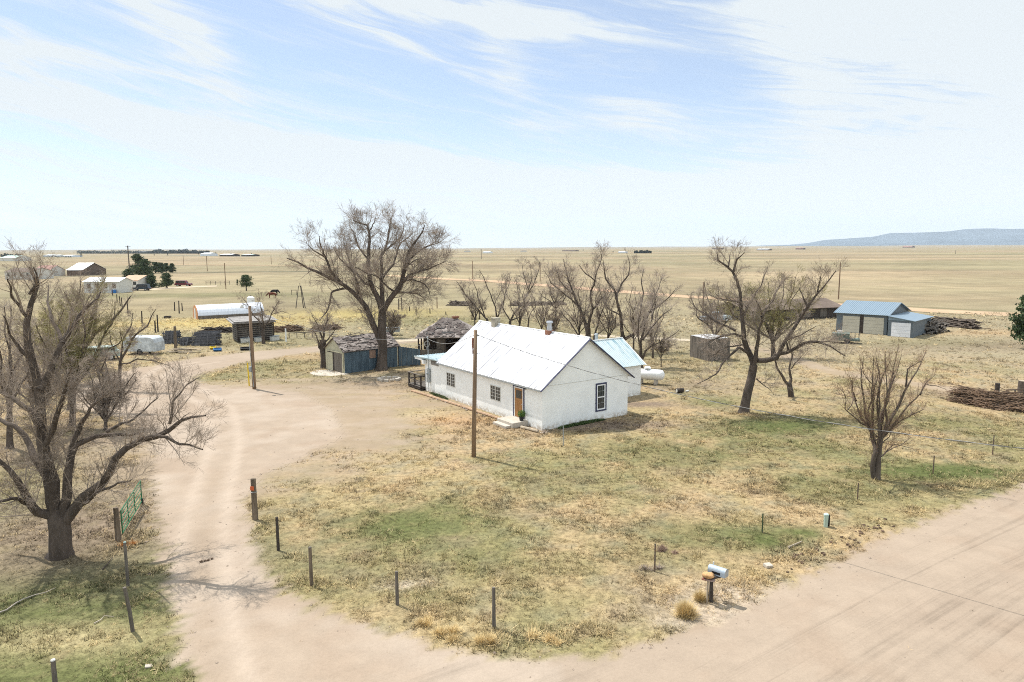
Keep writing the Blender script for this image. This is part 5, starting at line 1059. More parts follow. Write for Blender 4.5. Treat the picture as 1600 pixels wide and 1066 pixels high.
def tree(label, base, limbs, levels, seed, bark='bark', twig='twig', name='bare_tree', group=None, buds=None, minr=.004, cat='tree', vs=.965):
    """limbs: (points (px,py), r0, r1, depth offset at the tip) ; first limb is the trunk"""
    g = np.random.default_rng(seed); b0 = G(*base); Yb = b0[1]; laid = []; minr = max(minr, .00009*Yb); PL, RL = [], []
    for k, (pts, r0, r1, dy) in enumerate(limbs):
        y0 = 0
        if laid and k:
            q = np.array(pts[0]); best = min(((np.hypot(*(np.array(pp)-q)), yy) for pp, yy in laid), key=lambda z: z[0]); y0 = best[1]
        n = len(pts); W3 = []
        for i, (a, b) in enumerate(pts):
            f = i/(n-1); dyy = y0+(dy-y0 if k else dy)*f**1.2+ (g.normal(0, .12) if 0 < i < n-1 else 0); laid.append(((a, b), dyy))
            w3 = P(a, base[1]-(base[1]-b)*vs, Yb+dyy)-np.array([b0[0], Yb, 0])
            W3.append(w3)
        if k == 0: W3[0][2] = -.2
        W3 = np.array(W3); p, r = resample(W3, np.linspace(r0, r1, n), 14)
        sc = .25*r1+.10*np.linalg.norm(p[-1]-p[0])*.12
        nz = g.normal(size=(16, 3)); nz = (nz[:-2]+1.6*nz[1:-1]+nz[2:])*.3*min(sc, .10)*(.12 if k == 0 else 1); nz[0] = 0; nz[1] *= .4; p = p+nz
        if k == 0: r = r*(1+.42*np.exp(-np.arange(14)*.9)+.35*np.exp(-np.arange(14)*2.5))
        PL.append(p); RL.append(r)
    PL, RL = np.array(PL), np.array(RL); root = thing(name, label, cat, (b0[0], Yb, 0), 0, group)
    Vt, Ft = tubes(PL, RL, 10); m1 = meshgrid_obj('trunk', Vt, Ft, None, None, M[bark]); m1.parent = root
    # smooth subdivided limb curves feed the crown
    cp, cr = PL[1:] if len(PL) > 1 else PL, RL[1:] if len(RL) > 1 else RL
    Vs, Fs, off = [], [], 0; allp = [(cp, cr)]
    for (sp_, ln, K, spread, up, wig, rk, tmin, rmx, sides, droop) in levels:
        cp, cr = grow(cp, cr, g, sp_, ln, K, spread, up, wig, rk, tmin, .3, droop, rmx); cr = np.maximum(cr, minr)
        ok = cp[:, :, 2].min(1) > .1; cp, cr = cp[ok], cr[ok]
        v, f = tubes(cp, cr, sides); Vs.append(v); Fs.append(f+off); off += len(v); allp.append((cp, cr))
    cro = meshgrid_obj('crown', np.concatenate(Vs), np.concatenate(Fs), None, None, M[twig]); cro.parent = root
    if buds:
        n, sz, mm = buds; tips = allp[-1][0]; i = g.integers(0, len(tips), n); k = g.integers(1, tips.shape[1], n); c = tips[i, k]+g.normal(size=(n, 3))*.02
        a = nrm(g.normal(size=(n, 3)))*sz; b = nrm(g.normal(size=(n, 3)))*sz; V = np.stack([c-a, c+a, c+b*1.4], 1).reshape(-1, 3)
        o = meshgrid_obj('leaf_buds', V, np.arange(3*n).reshape(-1, 3), None, None, M[mm], False); o.parent = root
    return root
def lv(s, *rows):                            # default level rows scaled by s (tree size)
    return [(a*s, b*s, K, sp_, up, wg, rk, tm, rm*s, sd, dr) for a, b, K, sp_, up, wg, rk, tm, rm, sd, dr in rows]
ELM = lambda s=1, dens=1: lv(s, (.40/dens,1.9,8,.75,.22,.10,.5,.08,.045,5,0), (.36/dens,1.15,6,.72,.12,.12,.55,.10,.018,4,.01), (.23/dens,.75,4,.62,.08,.12,.55,.1,.008,3,.02), (.18/dens,.45,3,.55,.05,.12,.7,.1,.0045,3,.02))

# the big tree in the middle
tree('largest bare tree, broad rounded crown, rising in front of the old blue shed', (596,578), [
 ([(596,579),(597,560),(598,540),(597,515),(597,490),(598,480)], .50, .36, 0),
 ([(596,535),(589,517),(580,496),(570,475),(558,461),(547,450),(535,440),(511,428),(493,417),(478,411),(462,400),(450,398)], .34, .05, -2),
 ([(597,484),(592,466),(586,452),(579,431),(576,402),(576,384),(579,363),(575,346),(562,342),(552,336)], .30, .04, 1.5),
 ([(598,482),(597,460),(597,442),(596,421),(595,395),(603,384),(608,367),(610,342),(611,330)], .25, .04, 3.5),
 ([(598,484),(602,474),(615,456),(626,442),(631,424),(633,407),(640,384),(649,370),(659,358),(664,344)], .33, .04, -1),
 ([(631,424),(638,402),(654,386),(673,377),(690,370)], .14, .03, 1.5),([(626,440),(638,426),(654,420),(673,414),(697,402)], .15, .03, -3),
 ([(632,434),(645,431),(664,440),(673,459)], .10, .03, -2),([(618,452),(600,440),(590,428),(570,420),(556,412)], .10, .03, -4),
 ([(535,440),(516,417),(507,391),(500,377),(499,362)], .15, .03, -3.5),([(507,395),(490,385),(478,372)], .08, .02, -3),
 ([(540,446),(518,449),(515,473),(508,488),(500,497)], .12, .03, -3.5),([(558,458),(561,440),(552,418),(532,400),(520,380)], .14, .03, -.5),
 ([(582,440),(570,440),(558,424),(549,412),(540,385),(535,360)], .14, .03, 3),([(579,351),(584,340),(588,328)], .07, .02, 2),([(576,400),(560,380),(553,355),(545,343)], .10, .02, 4),
 ([(603,384),(625,365),(630,352),(632,340)], .10, .02, 4.5),([(597,430),(615,405),(622,380),(640,360),(645,350)], .13, .02, 5),([(636,410),(650,400),(665,400),(680,395)], .08, .02, 4),([(612,455),(640,452),(655,455),(668,470)], .09, .02, 2)],
 ELM(1.15, 1.3), 21)
# foreground tree on the left
tree('large bare tree with a thick dark trunk in the left foreground', (95,868), [
 ([(95,870),(95,850),(94,830),(92,812),(90,800)], .42, .38, 0),
 ([(100,815),(115,797),(128,777),(147,758),(166,742),(191,703),(223,681),(252,672),(268,652),(287,645),(302,644),(319,645)], .22, .025, -1),
 ([(245,674),(262,676),(281,688),(297,690),(316,697)], .07, .02, -1.6),([(265,655),(268,636),(272,618),(293,592),(313,579)], .06, .015, .2),
 ([(97,805),(102,777),(105,738),(110,700),(118,687),(153,673),(180,672),(204,673),(220,668)], .20, .03, 1.5),
 ([(110,702),(121,665),(132,645),(143,627),(169,601)], .13, .03, .5),([(166,668),(188,655),(204,652),(223,633),(246,611)], .07, .02, 2.5),
 ([(88,808),(77,767),(75,738),(65,700),(62,665),(62,624),(61,594),(49,547),(41,498),(40,469),(46,442),(51,428),(42,412),(36,400)], .27, .035, .6),
 ([(62,600),(70,585),(80,567),(98,525),(105,511),(120,484),(141,462),(150,452),(156,440)], .15, .03, 2.2),([(46,445),(60,425),(58,415),(52,402)], .06, .02, .2),([(41,480),(20,450),(12,420)], .07, .02, -.8),
 ([(86,805),(62,795),(48,785),(35,760),(19,732),(-5,710),(-30,700)], .20, .04, -2),([(84,800),(73,751),(60,715),(48,688),(22,659),(-3,646),(-40,630)], .20, .04, 2),
 ([(63,660),(48,633),(19,614),(0,601),(-30,585)], .13, .03, .5),([(98,525),(85,490),(72,460),(75,430)], .08, .02, 3),([(66,705),(88,640),(100,600),(108,560)], .12, .03, -1.5),
 ([(45,785),(25,775),(5,778),(-30,785)], .09, .03, -3),([(120,790),(150,770),(180,752),(205,748)], .08, .02, -2.5),([(49,550),(20,520),(5,480)], .08, .02, -1)],
 ELM(.66, 1.15), 22, bark='bark', minr=.003)
def auto(base, top, spread, n, seed, lean=0, r=.3, split=.3, dyr=2.0, curve=.5):
    """limb list for a many stemmed tree: n leaders fanning from the base to an uneven top line"""
    r_ = random.Random(seed); bx, by = base; hpx = by-top; L = [([(bx,by),(bx+lean*.1,by-hpx*split*.5),(bx+lean*.2,by-hpx*split)], r, r*.75, 0)]
    sx, sy = bx+lean*.2, by-hpx*split
    for i in range(n):
        f = (i+.5)/n*2-1; f += r_.uniform(-.12,.12); ex = bx+lean+f*spread; ey = top+hpx*(.28*abs(f)**1.7+r_.uniform(0,.16)); s0 = r_.uniform(-.10,.02)*hpx
        pts = [(sx,sy-s0*0+abs(s0)*.8)]
        for k in (.25,.5,.75,1): pts.append((sx+(ex-sx)*(k**(1-curve*.45*abs(f)))+r_.uniform(-.04,.04)*hpx, sy+(ey-sy)*k))
        L.append((pts, r*r_.uniform(.4,.6), .025, r_.uniform(-dyr,dyr)))
    return L
def fan(label, base, top, spread, n, seed, s=.7, dens=1, **k):
    kw = {q: k.pop(q) for q in ('lean','r','split','dyr','curve') if q in k}; return tree(label, base, auto(base, top, spread, n, seed, **kw), ELM(s, dens), seed, **k)
# behind it on the left
fan('bare budding tree with yellow green twigs behind the large left tree', (112,665), 425, 72, 9, 31, .72, 1.0, r=.20, twig='twig_green', buds=(9000,.026,'bud'), lean=20, dyr=2.5)
tree('dark bare tree whose limbs bend right over the dry grass, behind the left tree', (110,640), [([(110,640),(112,610),(114,580)], .24, .20, 0),([(114,582),(125,550),(145,520),(172,498),(190,480),(205,455)], .2, .04, 1),([(114,582),(108,555),(106,520),(112,480),(100,450)], .17, .04, 2),([(145,520),(150,480),(152,450),(165,425)], .10, .03, 1.5),([(120,565),(122,520),(120,470),(128,430)], .12, .03, -1)], ELM(.7,1), 32)
tree('small bare tree leaning over the dirt yard beside the camper', (186,610), [([(186,610),(187,585),(188,560)], .16, .12, 0),([(188,562),(207,525),(229,506),(239,486),(244,478)], .10, .02, .5),([(188,560),(192,530),(205,505),(208,485)], .08, .02, 1),([(188,568),(215,560),(240,562),(262,570)], .07, .02, -.6),([(188,565),(175,540),(170,510)], .07, .02, .4)], ELM(.5,1), 33)
fan('grey leaning bare tree at the far left edge', (15,700), 445, 48, 6, 34, .65, 1.0, r=.19, dyr=2, twig='twig_pale')
fan('tangled twiggy bare thicket tree between the left trees', (60,668), 520, 62, 8, 35, .55, 1.25, r=.15, split=.15, dyr=2.5, twig='twig_pale')
fan('low twiggy bare tree reaching toward the driveway on the left', (165,672), 548, 58, 8, 36, .50, 1.25, r=.13, split=.12, dyr=2, twig='twig_pale')
fan('yellow green budding shrub tree low behind the left trees', (85,600), 470, 60, 8, 37, .6, 1.2, r=.14, split=.12, twig='twig_green', buds=(9000,.035,'bud'), dyr=3)
# row behind the house
tree('bare tree leaning left past the roof ridge, first of the row behind the house', (766,512), [([(766,514),(763,505),(760,497)], .2, .17, 0),([(760,498),(745,482),(731,463),(719,444),(714,436)], .12, .03, -1),([(758,496),(748,466),(745,452),(738,436)], .10, .03, .8),([(752,490),(735,478),(715,470)], .06, .02, 1.5)], ELM(0.73,.9), 41, twig='twig_pale')
tree('forked bare tree just left of the block chimney', (776,512), [([(776,514),(777,505),(777,497)], .2, .17, 0),([(777,498),(774,478),(767,459),(755,430),(750,418)], .13, .03, .5),([(777,497),(783,478),(788,463),(792,440)], .11, .03, -.8),([(772,475),(783,452),(785,430)], .06, .02, 1.5)], ELM(0.77,.9), 42, twig='twig_pale')
tree('bare tree with long limbs sweeping right, above the block chimney', (796,516), [([(796,518),(797,510),(797,502)], .24, .2, 0),([(797,502),(804,487),(816,473),(823,454),(831,430),(830,410)], .15, .03, .5),([(820,465),(836,440),(842,415),(845,402)], .10, .03, -1),([(799,500),(818,492),(822,478),(815,470)], .10, .03, 1.5),([(797,500),(785,480),(790,455),(800,430)], .10, .03, 2),([(825,450),(818,425),(815,405)], .07, .02, 2)], ELM(0.89,.95), 43, twig='twig_pale')
tree('slender bare tree midway between the two chimneys', (825,520), [([(825,522),(825,510),(826,500)], .13, .10, 0),([(826,500),(828,492),(840,473),(848,455)], .07, .02, .6),([(826,500),(822,480),(818,462)], .06, .02, -.6)], ELM(.5,.8), 44, twig='twig_pale')
tree('large bare tree standing behind the pipe chimney', (918,545), [([(918,547),(919,530),(919,512)], .38, .30, 0),([(918,520),(914,501),(904,478),(897,459),(890,435),(883,411),(880,400)], .22, .03, .5),([(919,512),(922,498),(926,482),(923,454),(930,438),(914,425),(906,410)], .2, .03, -1.5),([(928,444),(933,418),(940,399),(938,388)], .10, .02, -1.5),([(902,474),(876,452),(862,440),(852,420)], .10, .02, 2),
 ([(918,538),(902,520),(890,504),(873,478)], .12, .03, 1),([(895,457),(875,436),(870,418)], .08, .02, -1.2),([(926,482),(945,460),(955,440)], .09, .02, 1.8)], ELM(1.06,1.0), 45, twig='twig_pale')
tree('bare tree with a thin dark stem behind the white gable peak', (930,545), [([(930,547),(929,535),(929,524)], .2, .16, 0),([(929,524),(937,492),(949,466),(957,448)], .11, .03, 1.5),([(929,526),(945,512),(962,505)], .07, .02, -.8),([(937,492),(930,470),(935,450)], .07, .02, .5)], ELM(.6,.9), 46, twig='twig_pale')
tree('large forked bare tree rising behind the aqua wing roof', (975,548), [([(975,550),(974,538),(973,524)], .36, .30, 0),([(973,524),(970,506),(968,487),(964,468),(960,449),(947,433),(945,414),(942,400)], .22, .03, -.5),([(962,460),(971,440),(980,428),(985,408),(982,395)], .13, .03, 1),([(975,530),(997,516),(1011,492),(1028,475),(1044,463),(1056,450)], .20, .03, -1),
 ([(995,517),(1000,490),(1006,454),(1002,435),(1006,415)], .13, .03, 1.5),([(1011,492),(1020,465),(1030,445),(1035,430)], .09, .02, .8),([(968,490),(950,480),(940,462),(935,445)], .09, .02, 2)], ELM(1.00,1.0), 47, twig='twig_pale')
tree('bare tree beside the propane tank, last of the row behind the house', (1002,575), [([(1002,577),(1001,562),(1001,548)], .22, .18, 0),([(1001,548),(1004,520),(1008,500),(1018,480),(1026,460)], .13, .03, .5),([(1002,566),(1006,549),(1023,537),(1047,525),(1061,511)], .12, .02, -.8),([(1001,545),(996,520),(998,492),(1003,470)], .10, .02, -1),([(1004,530),(1018,510),(1035,490),(1050,478)], .10, .02, 1),([(1030,533),(1045,540),(1060,535)], .05, .015, -1.2),([(1018,500),(1024,470),(1022,440)], .08, .02, 1.5)], ELM(0.83,1.0), 48, twig='twig_pale')
fan('small twiggy bare sapling right of the propane tank', (1033,574), 520, 16, 4, 49, .35, 1.2, r=.06, split=.3, dyr=.6)
fan('tiny bare shrub tree behind the pipe chimney on the left', (862,540), 470, 22, 5, 50, .45, 1.0, r=.10, split=.2, dyr=1)
fan('hazy bare tree far behind the row, left of the pipe chimney', (868,500), 425, 34, 6, 51, .8, 1.0, r=.2, dyr=2, twig='twig_pale')
for i, (x, pb, pt, hw, n, dens, lab) in enumerate(((742,512,440,24,5,.75,'low hazy bare tree at the left end of the row behind the house'),(812,524,425,24,5,.75,'hazy bare tree filling the gap right of the block chimney'),(846,530,440,22,5,.75,'thin hazy bare tree halfway from block chimney to pipe chimney'),
  (905,540,420,32,7,.8,'densely twigged bare tree just right of the pipe chimney'),(950,545,432,28,6,.75,'densely twigged bare tree over the white gable peak'),(990,552,440,28,6,.75,'densely twigged bare tree over the aqua wing ridge'),(1020,560,450,24,6,.8,'thin many stemmed bare tree over the propane tank'))):
    fan(lab, (x,pb), pt, hw, n, 300+i, .6, dens, r=.12, split=.22, dyr=1.8, twig='twig_pale', group='bare trees in the row behind the house')
# right of the house
tree('leaning bare tree with a thick trunk on the green lawn, right of the house', (1160,645), [
 ([(1161,647),(1165,628),(1169,610),(1174,588),(1178,568)], .33, .28, .3),
 ([(1178,570),(1172,547),(1162,530),(1160,515),(1160,490),(1158,465),(1157,442),(1145,415),(1130,403),(1120,397),(1122,386)], .22, .03, 1),([(1146,417),(1151,397),(1157,392),(1163,386)], .09, .02, .5),([(1138,408),(1140,397),(1141,386)], .07, .02, 1.5),
 ([(1178,568),(1183,544),(1186,514),(1190,490),(1182,465)], .17, .03, -1.5),([(1183,560),(1198,560),(1211,556),(1220,538),(1238,514),(1250,496),(1264,472),(1277,451),(1290,435),(1305,415)], .2, .03, -.5),
 ([(1262,474),(1255,458),(1248,442)], .08, .02, .4),([(1277,451),(1280,435),(1284,420)], .06, .02, -.8),([(1213,552),(1232,544),(1256,532),(1280,531),(1301,537),(1322,552)], .15, .03, -2.5),([(1270,531),(1290,529),(1319,533)], .07, .02, -1.8),([(1232,544),(1228,528),(1250,520),(1275,505)], .08, .02, -.2),
 ([(1172,550),(1157,538),(1136,553),(1121,577),(1106,592),(1091,597)], .11, .02, -2.5),([(1160,522),(1145,517),(1124,523),(1108,530),(1096,545)], .09, .02, -1),([(1157,466),(1140,464),(1120,460),(1105,452)], .08, .02, 2.5),([(1150,512),(1115,496),(1088,475),(1080,460)], .09, .02, 2),
 ([(1182,590),(1190,598),(1199,604),(1208,612)], .05, .015, -2),([(1190,490),(1205,465),(1218,440),(1228,425)], .09, .02, 2),([(1160,490),(1175,462),(1190,440),(1200,410)], .09, .02, 1.6),([(1160,535),(1130,540),(1110,555)], .06, .02, 1.5)],
 ELM(.72, 1.1), 61)
tree('small forked bare tree standing right of the leaning tree', (1237,620), [([(1237,622),(1235,610),(1233,600)], .24, .2, 0),([(1233,601),(1229,598),(1217,577),(1211,562),(1212,545)], .15, .03, -.6),([(1234,602),(1236,590),(1234,574),(1237,553),(1232,530)], .13, .03, .6),([(1236,575),(1248,560),(1258,548)], .05, .015, .2)], ELM(.5,.8), 62)
fan('greenish budding tree with fine twigs behind the leaning tree', (1208,560), 415, 92, 10, 63, .85, 1.0, r=.24, split=.22, twig='twig_green', buds=(15000,.03,'bud'), dyr=3, curve=.9)
fan('thin bare tree behind the plank shed, left of the leaning tree', (1118,545), 432, 52, 6, 64, .75, 1.0, r=.18, split=.2, dyr=2, twig='twig_pale')
# pollard in the right foreground
def pollard():
    r = random.Random(5); L = [([(1370,750),(1371,732),(1372,712),(1374,694),(1376,680)], .17, .13, 0),([(1366,749),(1364,728),(1367,706),(1365,686),(1362,670)], .13, .10, .3)]
    main = [((1376,682),[(1388,655),(1402,628),(1415,600),(1432,570),(1448,541)],.10),((1374,690),[(1378,660),(1384,625),(1392,590),(1402,536)],.09),((1363,672),[(1356,650),(1350,622),(1348,590),(1349,548)],.085),((1362,672),[(1348,650),(1338,622),(1330,580)],.075),
      ((1375,690),[(1372,655),(1371,620),(1373,580),(1370,541)],.08),((1377,684),[(1398,664),(1420,648),(1442,634)],.06),((1364,676),[(1364,645),(1358,610),(1362,552)],.07),((1376,684),[(1384,650),(1386,610),(1382,545)],.07),((1371,716),[(1384,704),(1402,696),(1422,680)],.04),((1378,680),[(1405,650),(1438,612),(1466,578)],.065),((1365,668),[(1345,660),(1325,636),(1316,600)],.05)]
    for s, pts, rr in main: L.append(([s]+[(x+r.uniform(-3,3), y) for x, y in pts], rr, .010, r.uniform(-1.3,1.3)))
    for s, pts, rr in main:
        k = r.randrange(0, len(pts)-1); a = pts[k]; b = pts[-1]; L.append(([a,((a[0]+b[0])/2+r.uniform(-16,16),(a[1]+b[1])/2),(b[0]+r.uniform(-22,22),b[1]+r.uniform(8,34))], rr*.55, .008, r.uniform(-1,1)))
    for i in range(7): a = (1366+r.uniform(0,8), r.uniform(668,700)); s = r.choice((-1,1)); L.append(([a,(a[0]+s*r.uniform(6,16),a[1]-r.uniform(8,18)),(a[0]+s*r.uniform(14,34),a[1]-r.uniform(24,60))], .03, .008, r.uniform(-.8,.8)))
    return tree('many stemmed small tree with twin trunk and upright whips near the road', (1369,749), L, [(.16,.95,6,.48,.30,.09,.5,.1,.014,4,0),(.15,.5,4,.5,.22,.1,.55,.1,.006,3,0),(.2,.28,3,.5,.1,.1,.7,.1,.004,3,0)], 71, twig='twig_red', bark='bark_grey', buds=(4200,.018,'bud'), minr=.0032)
pollard()
# small ones in the left middle distance
tree('small bare tree in front of the dark plank shed', (412,537), [([(412,539),(411,527),(411,512)], .22, .17, 0),([(411,513),(405,500),(393,486),(384,470),(378,462)], .10, .02, .3),([(411,512),(411,498),(408,480),(405,462)], .10, .02, -.8),([(411,515),(420,498),(428,480),(436,466)], .10, .02, .8),([(424,490),(440,485),(452,488)], .05, .015, .2)], ELM(.7,1), 72)
tree('stubby dark tree trunk with thin shoots at the corner of the old shed', (508,575), [([(508,577),(507,560),(505,545),(504,530)], .42, .30, 0),([(505,548),(499,542),(497,530),(490,515)], .14, .03, -.5),([(504,532),(506,515),(512,495),(510,470)], .12, .02, .5),([(504,530),(496,505),(488,490)], .08, .02, -.8),([(506,535),(520,520),(528,505)], .08, .02, .3)], ELM(.6,.9), 73, twig='twig_pale')
fan('low red brown bare bush beside the trunk of the big tree', (612,528), 476, 20, 6, 74, .5, 1.1, r=.1, split=.15, dyr=1)

# ------------------------------------------------------------------ evergreens
def conifer(label, px, pb, pt, halfw_px, m, seed, shape='cone', n=5200, bare=.12, sz=1.0, name='evergreen_tree', group=None):
    g_ = G(px, pb); h = hgt(px, pb, pt)*.94; Rr = halfw_px/F*g_[1]*.86; g = np.random.default_rng(seed); t = thing(name, label, 'tree', (g_[0],g_[1],0), 0, group)
    b = MB(); b.tube([(0,0,-.2),(0,0,h*.5),(0,0,h*.93)], [.035*h+.05,.02*h,.01*h], 7); b.build('trunk', M['bark'], t)
    nb = 46 if shape != 'round' else 60; k = g.random(nb)**.8; z = h*(bare+(1-bare)*k); a = g.uniform(0, 2*np.pi, nb)
    prof = (1-k)**.75 if shape == 'cone' else np.sqrt(np.clip(1-(2*k-.75)**2/1.6, .05, 1)); ln = Rr*(.25+.85*prof)*g.uniform(.6, 1.12, nb)
    if shape == 'round': ln *= (1-k*.25)
    c = []; per = n//nb
    for i in range(nb):
        u = g.random(per)**.55; rr = .17*ln[i]+.16*Rr; pz = z[i]+u*ln[i]*.18; q = np.stack([np.cos(a[i])*u*ln[i], np.sin(a[i])*u*ln[i], pz], 1)+g.normal(size=(per, 3))*rr*.42*np.array([1,1,.7]); c.append(q)
    c = np.concatenate(c); c[:, 2] = np.clip(c[:, 2], h*bare*.5, h*1.02); s = .045*h**.5*sz*g.uniform(.6, 1.4, (len(c), 1)); d1 = nrm(g.normal(size=c.shape)); d2 = nrm(np.cross(d1, g.normal(size=c.shape)))
    V = np.stack([c-d1*s, c+d1*s, c+d2*s*2.2], 1).reshape(-1, 3); o = meshgrid_obj('crown', V, np.arange(len(V)).reshape(-1, 3), None, None, M[m], False); o.parent = t
conifer('broad dark pine at the right edge beyond the brown field', 1612, 547, 448, 31, 'pine', 81, 'round', 9000, .12)
conifer('small bright green pine standing alone in the pasture', 385, 454.5, 429, 12, 'pine', 82, 'round', 3500, .22, 1)
conifer('tiny dark seedling pine left of the lone pine', 371, 446, 436, 2.5, 'pine', 83, 'cone', 500, .1)
for a in (('tall dark pine, highest of the clump behind the tan roofed house',217,436,396,15,'juniper',84,'round'),('dark pine in the clump behind the tan roofed house, second from the left',229,438,404,11,'juniper',85,'round'),('dark evergreen beside the tan roofed house, nearest its wall',220,448,416,12,'juniper',86,'cone'),
  ('round low green bush between the tan roofed house and the red car',237,449.5,428,10,'juniper',87,'round'),('large dense evergreen just left of the red car',261,450.5,426,13,'juniper',88,'cone'),
  ('evergreen in the back row, left end, over the round bush',243,427,409,10,'juniper',89,'round'),('evergreen in the back row, second from its left end',252,427,410,8,'juniper',90,'round'),('evergreen in the back row, third from its left end',260,426.5,411,8,'juniper',91,'cone'),('evergreen at the right end of the back row',269,426,411.5,7,'juniper',92,'cone'),
  ('dark bushy evergreen left of the tan roofed house',203,440,420,12,'juniper',93,'round')):
    conifer(*a, n=5200, bare=.06, sz=1.25, group='evergreens around the tan roofed house')

# ------------------------------------------------------------------ cattle
def cow(label, px, pb, rz, m, s=1.0):
    g = G(px, pb); bm = bmesh.new(); sk = bm.verts.layers.skin.verify()
    pts = [((0,0,1.12),.33),((.55,0,1.15),.34),((-.55,0,1.14),.32),((-.85,0,1.18),.25),((.85,0,1.22),.24),((1.15,0,1.02),.17),((1.38,0,.72),.14),((1.55,0,.50),.09)]
    vs = [bm.verts.new(p) for p, _ in pts]; rad = [r for _, r in pts]
    ed = [(0,1),(0,2),(2,3),(1,4),(4,5),(5,6),(6,7)]
    def chain(root, seq):
        prev = root
        for p, r in seq: v = bm.verts.new(p); vs.append(v); rad.append(r); ed.append((prev, len(vs)-1)); prev = len(vs)-1
    for s_ in (-1, 1):
        chain(1, [((.62,s_*.2,.80),.13),((.64,s_*.21,.45),.07),((.62,s_*.21,.03),.06)]); chain(3, [((-.75,s_*.2,.85),.17),((-.88,s_*.22,.48),.08),((-.80,s_*.22,.03),.06)])
        chain(5, [((1.18,s_*.2,1.08),.05)])
    chain(3, [((-1.08,0,1.05),.045),((-1.12,0,.55),.03)])
    bm.verts.ensure_lookup_table()
    for a, b in ed: bm.edges.new((vs[a], vs[b]))
    for v, r in zip(vs, rad): v[sk].radius = (r, r)
    vs[0][sk].use_root = True; me = bpy.data.meshes.new('cow'); bm.to_mesh(me); bm.free(); o = bpy.data.objects.new('cow', me); C.objects.link(o); me.materials.append(M[m])
    o.modifiers.new('skin', 'SKIN'); q = o.modifiers.new('sub', 'SUBSURF'); q.levels = q.render_levels = 2
    o.location = (g[0],g[1],0); o.rotation_euler.z = rz; o.scale = (s,s,s); tag(o, label, 'cow', 'cattle grazing in the pasture')
cow('red brown cow grazing in the pasture above the silver shed', 425.5, 466, R(190), 'hide_brown', 1.0); cow('black cow grazing just behind the brown one', 429, 461.5, R(-12), 'hide_black', 1.05)

# ------------------------------------------------------------------ houses in the distance
def far_house(label, px0, px1, pb, pe, pr, wallm, roofm, depth=9, name='far_house', wins=0, ang=0, cat='house'):
    a = G(px0, pb); c = G(px1, pb); L = c[0]-a[0]; he = P(px0, pe, a[1])[2]; hr = P(px0, pr, a[1]+depth/2)[2]; hr = max(hr, he+.6)
    t, wl, ro, LL = gabled(name, label, cat, a, (c[0], c[1]+math.tan(ang)*L, 0), depth, he, hr, M[wallm], M[roofm], .3, .3)
    for k in range(wins):
        b = MB(); x = L*(k+.6)/(wins+.2); b.box(x-.5,x+.5,-.06,-.005,he*.42,he*.82); w_ = b.build('window', M['glass'], t)
    return t
far_house('low house with a tan roof and dark windows behind the blue SUV', 190, 216, 451, 438, 430.5, 'offwhite', 'tan_roof', 9, wins=3)
far_house('pale mobile home with a blue end panel left of the tan roofed house', 132, 187, 458, 440, 434, 'offwhite', 'metal_white', 6, wins=4); g = G(180,458); t = thing('wall_tank', 'blue barrel at the end of the pale mobile home', 'barrel', (g[0],g[1]-.6,0)); b = MB(); b.tube([(0,0,0),(0,0,.5),(0,0,1.0)], [.55,.6,.55], 14); b.build('barrel', M['blue'], t); b = MB(); b.tube([(0,0,1.0),(0,0,1.06)], .5, 14); b.build('lid', M['offwhite'], t)
far_house('outbuilding with a bright pale metal roof among the left trees', 105, 129, 431, 422, 411, 'brown_roof', 'metal_white', 16, 'far_barn', cat='barn')
far_house('house with a faded red roof behind the left trees', 52, 77, 432, 423, 415, 'offwhite', 'red_roof', 10, wins=3)
far_house('wide brown roofed house at the left edge behind the trees', 8, 50, 437, 425, 419, 'offwhite', 'brown_roof', 12, wins=4)
far_house('long mint green roofed barn at the far left', 0, 24, 408, 403, 399.5, 'offwhite', 'mint', 20, 'far_barn', cat='barn')
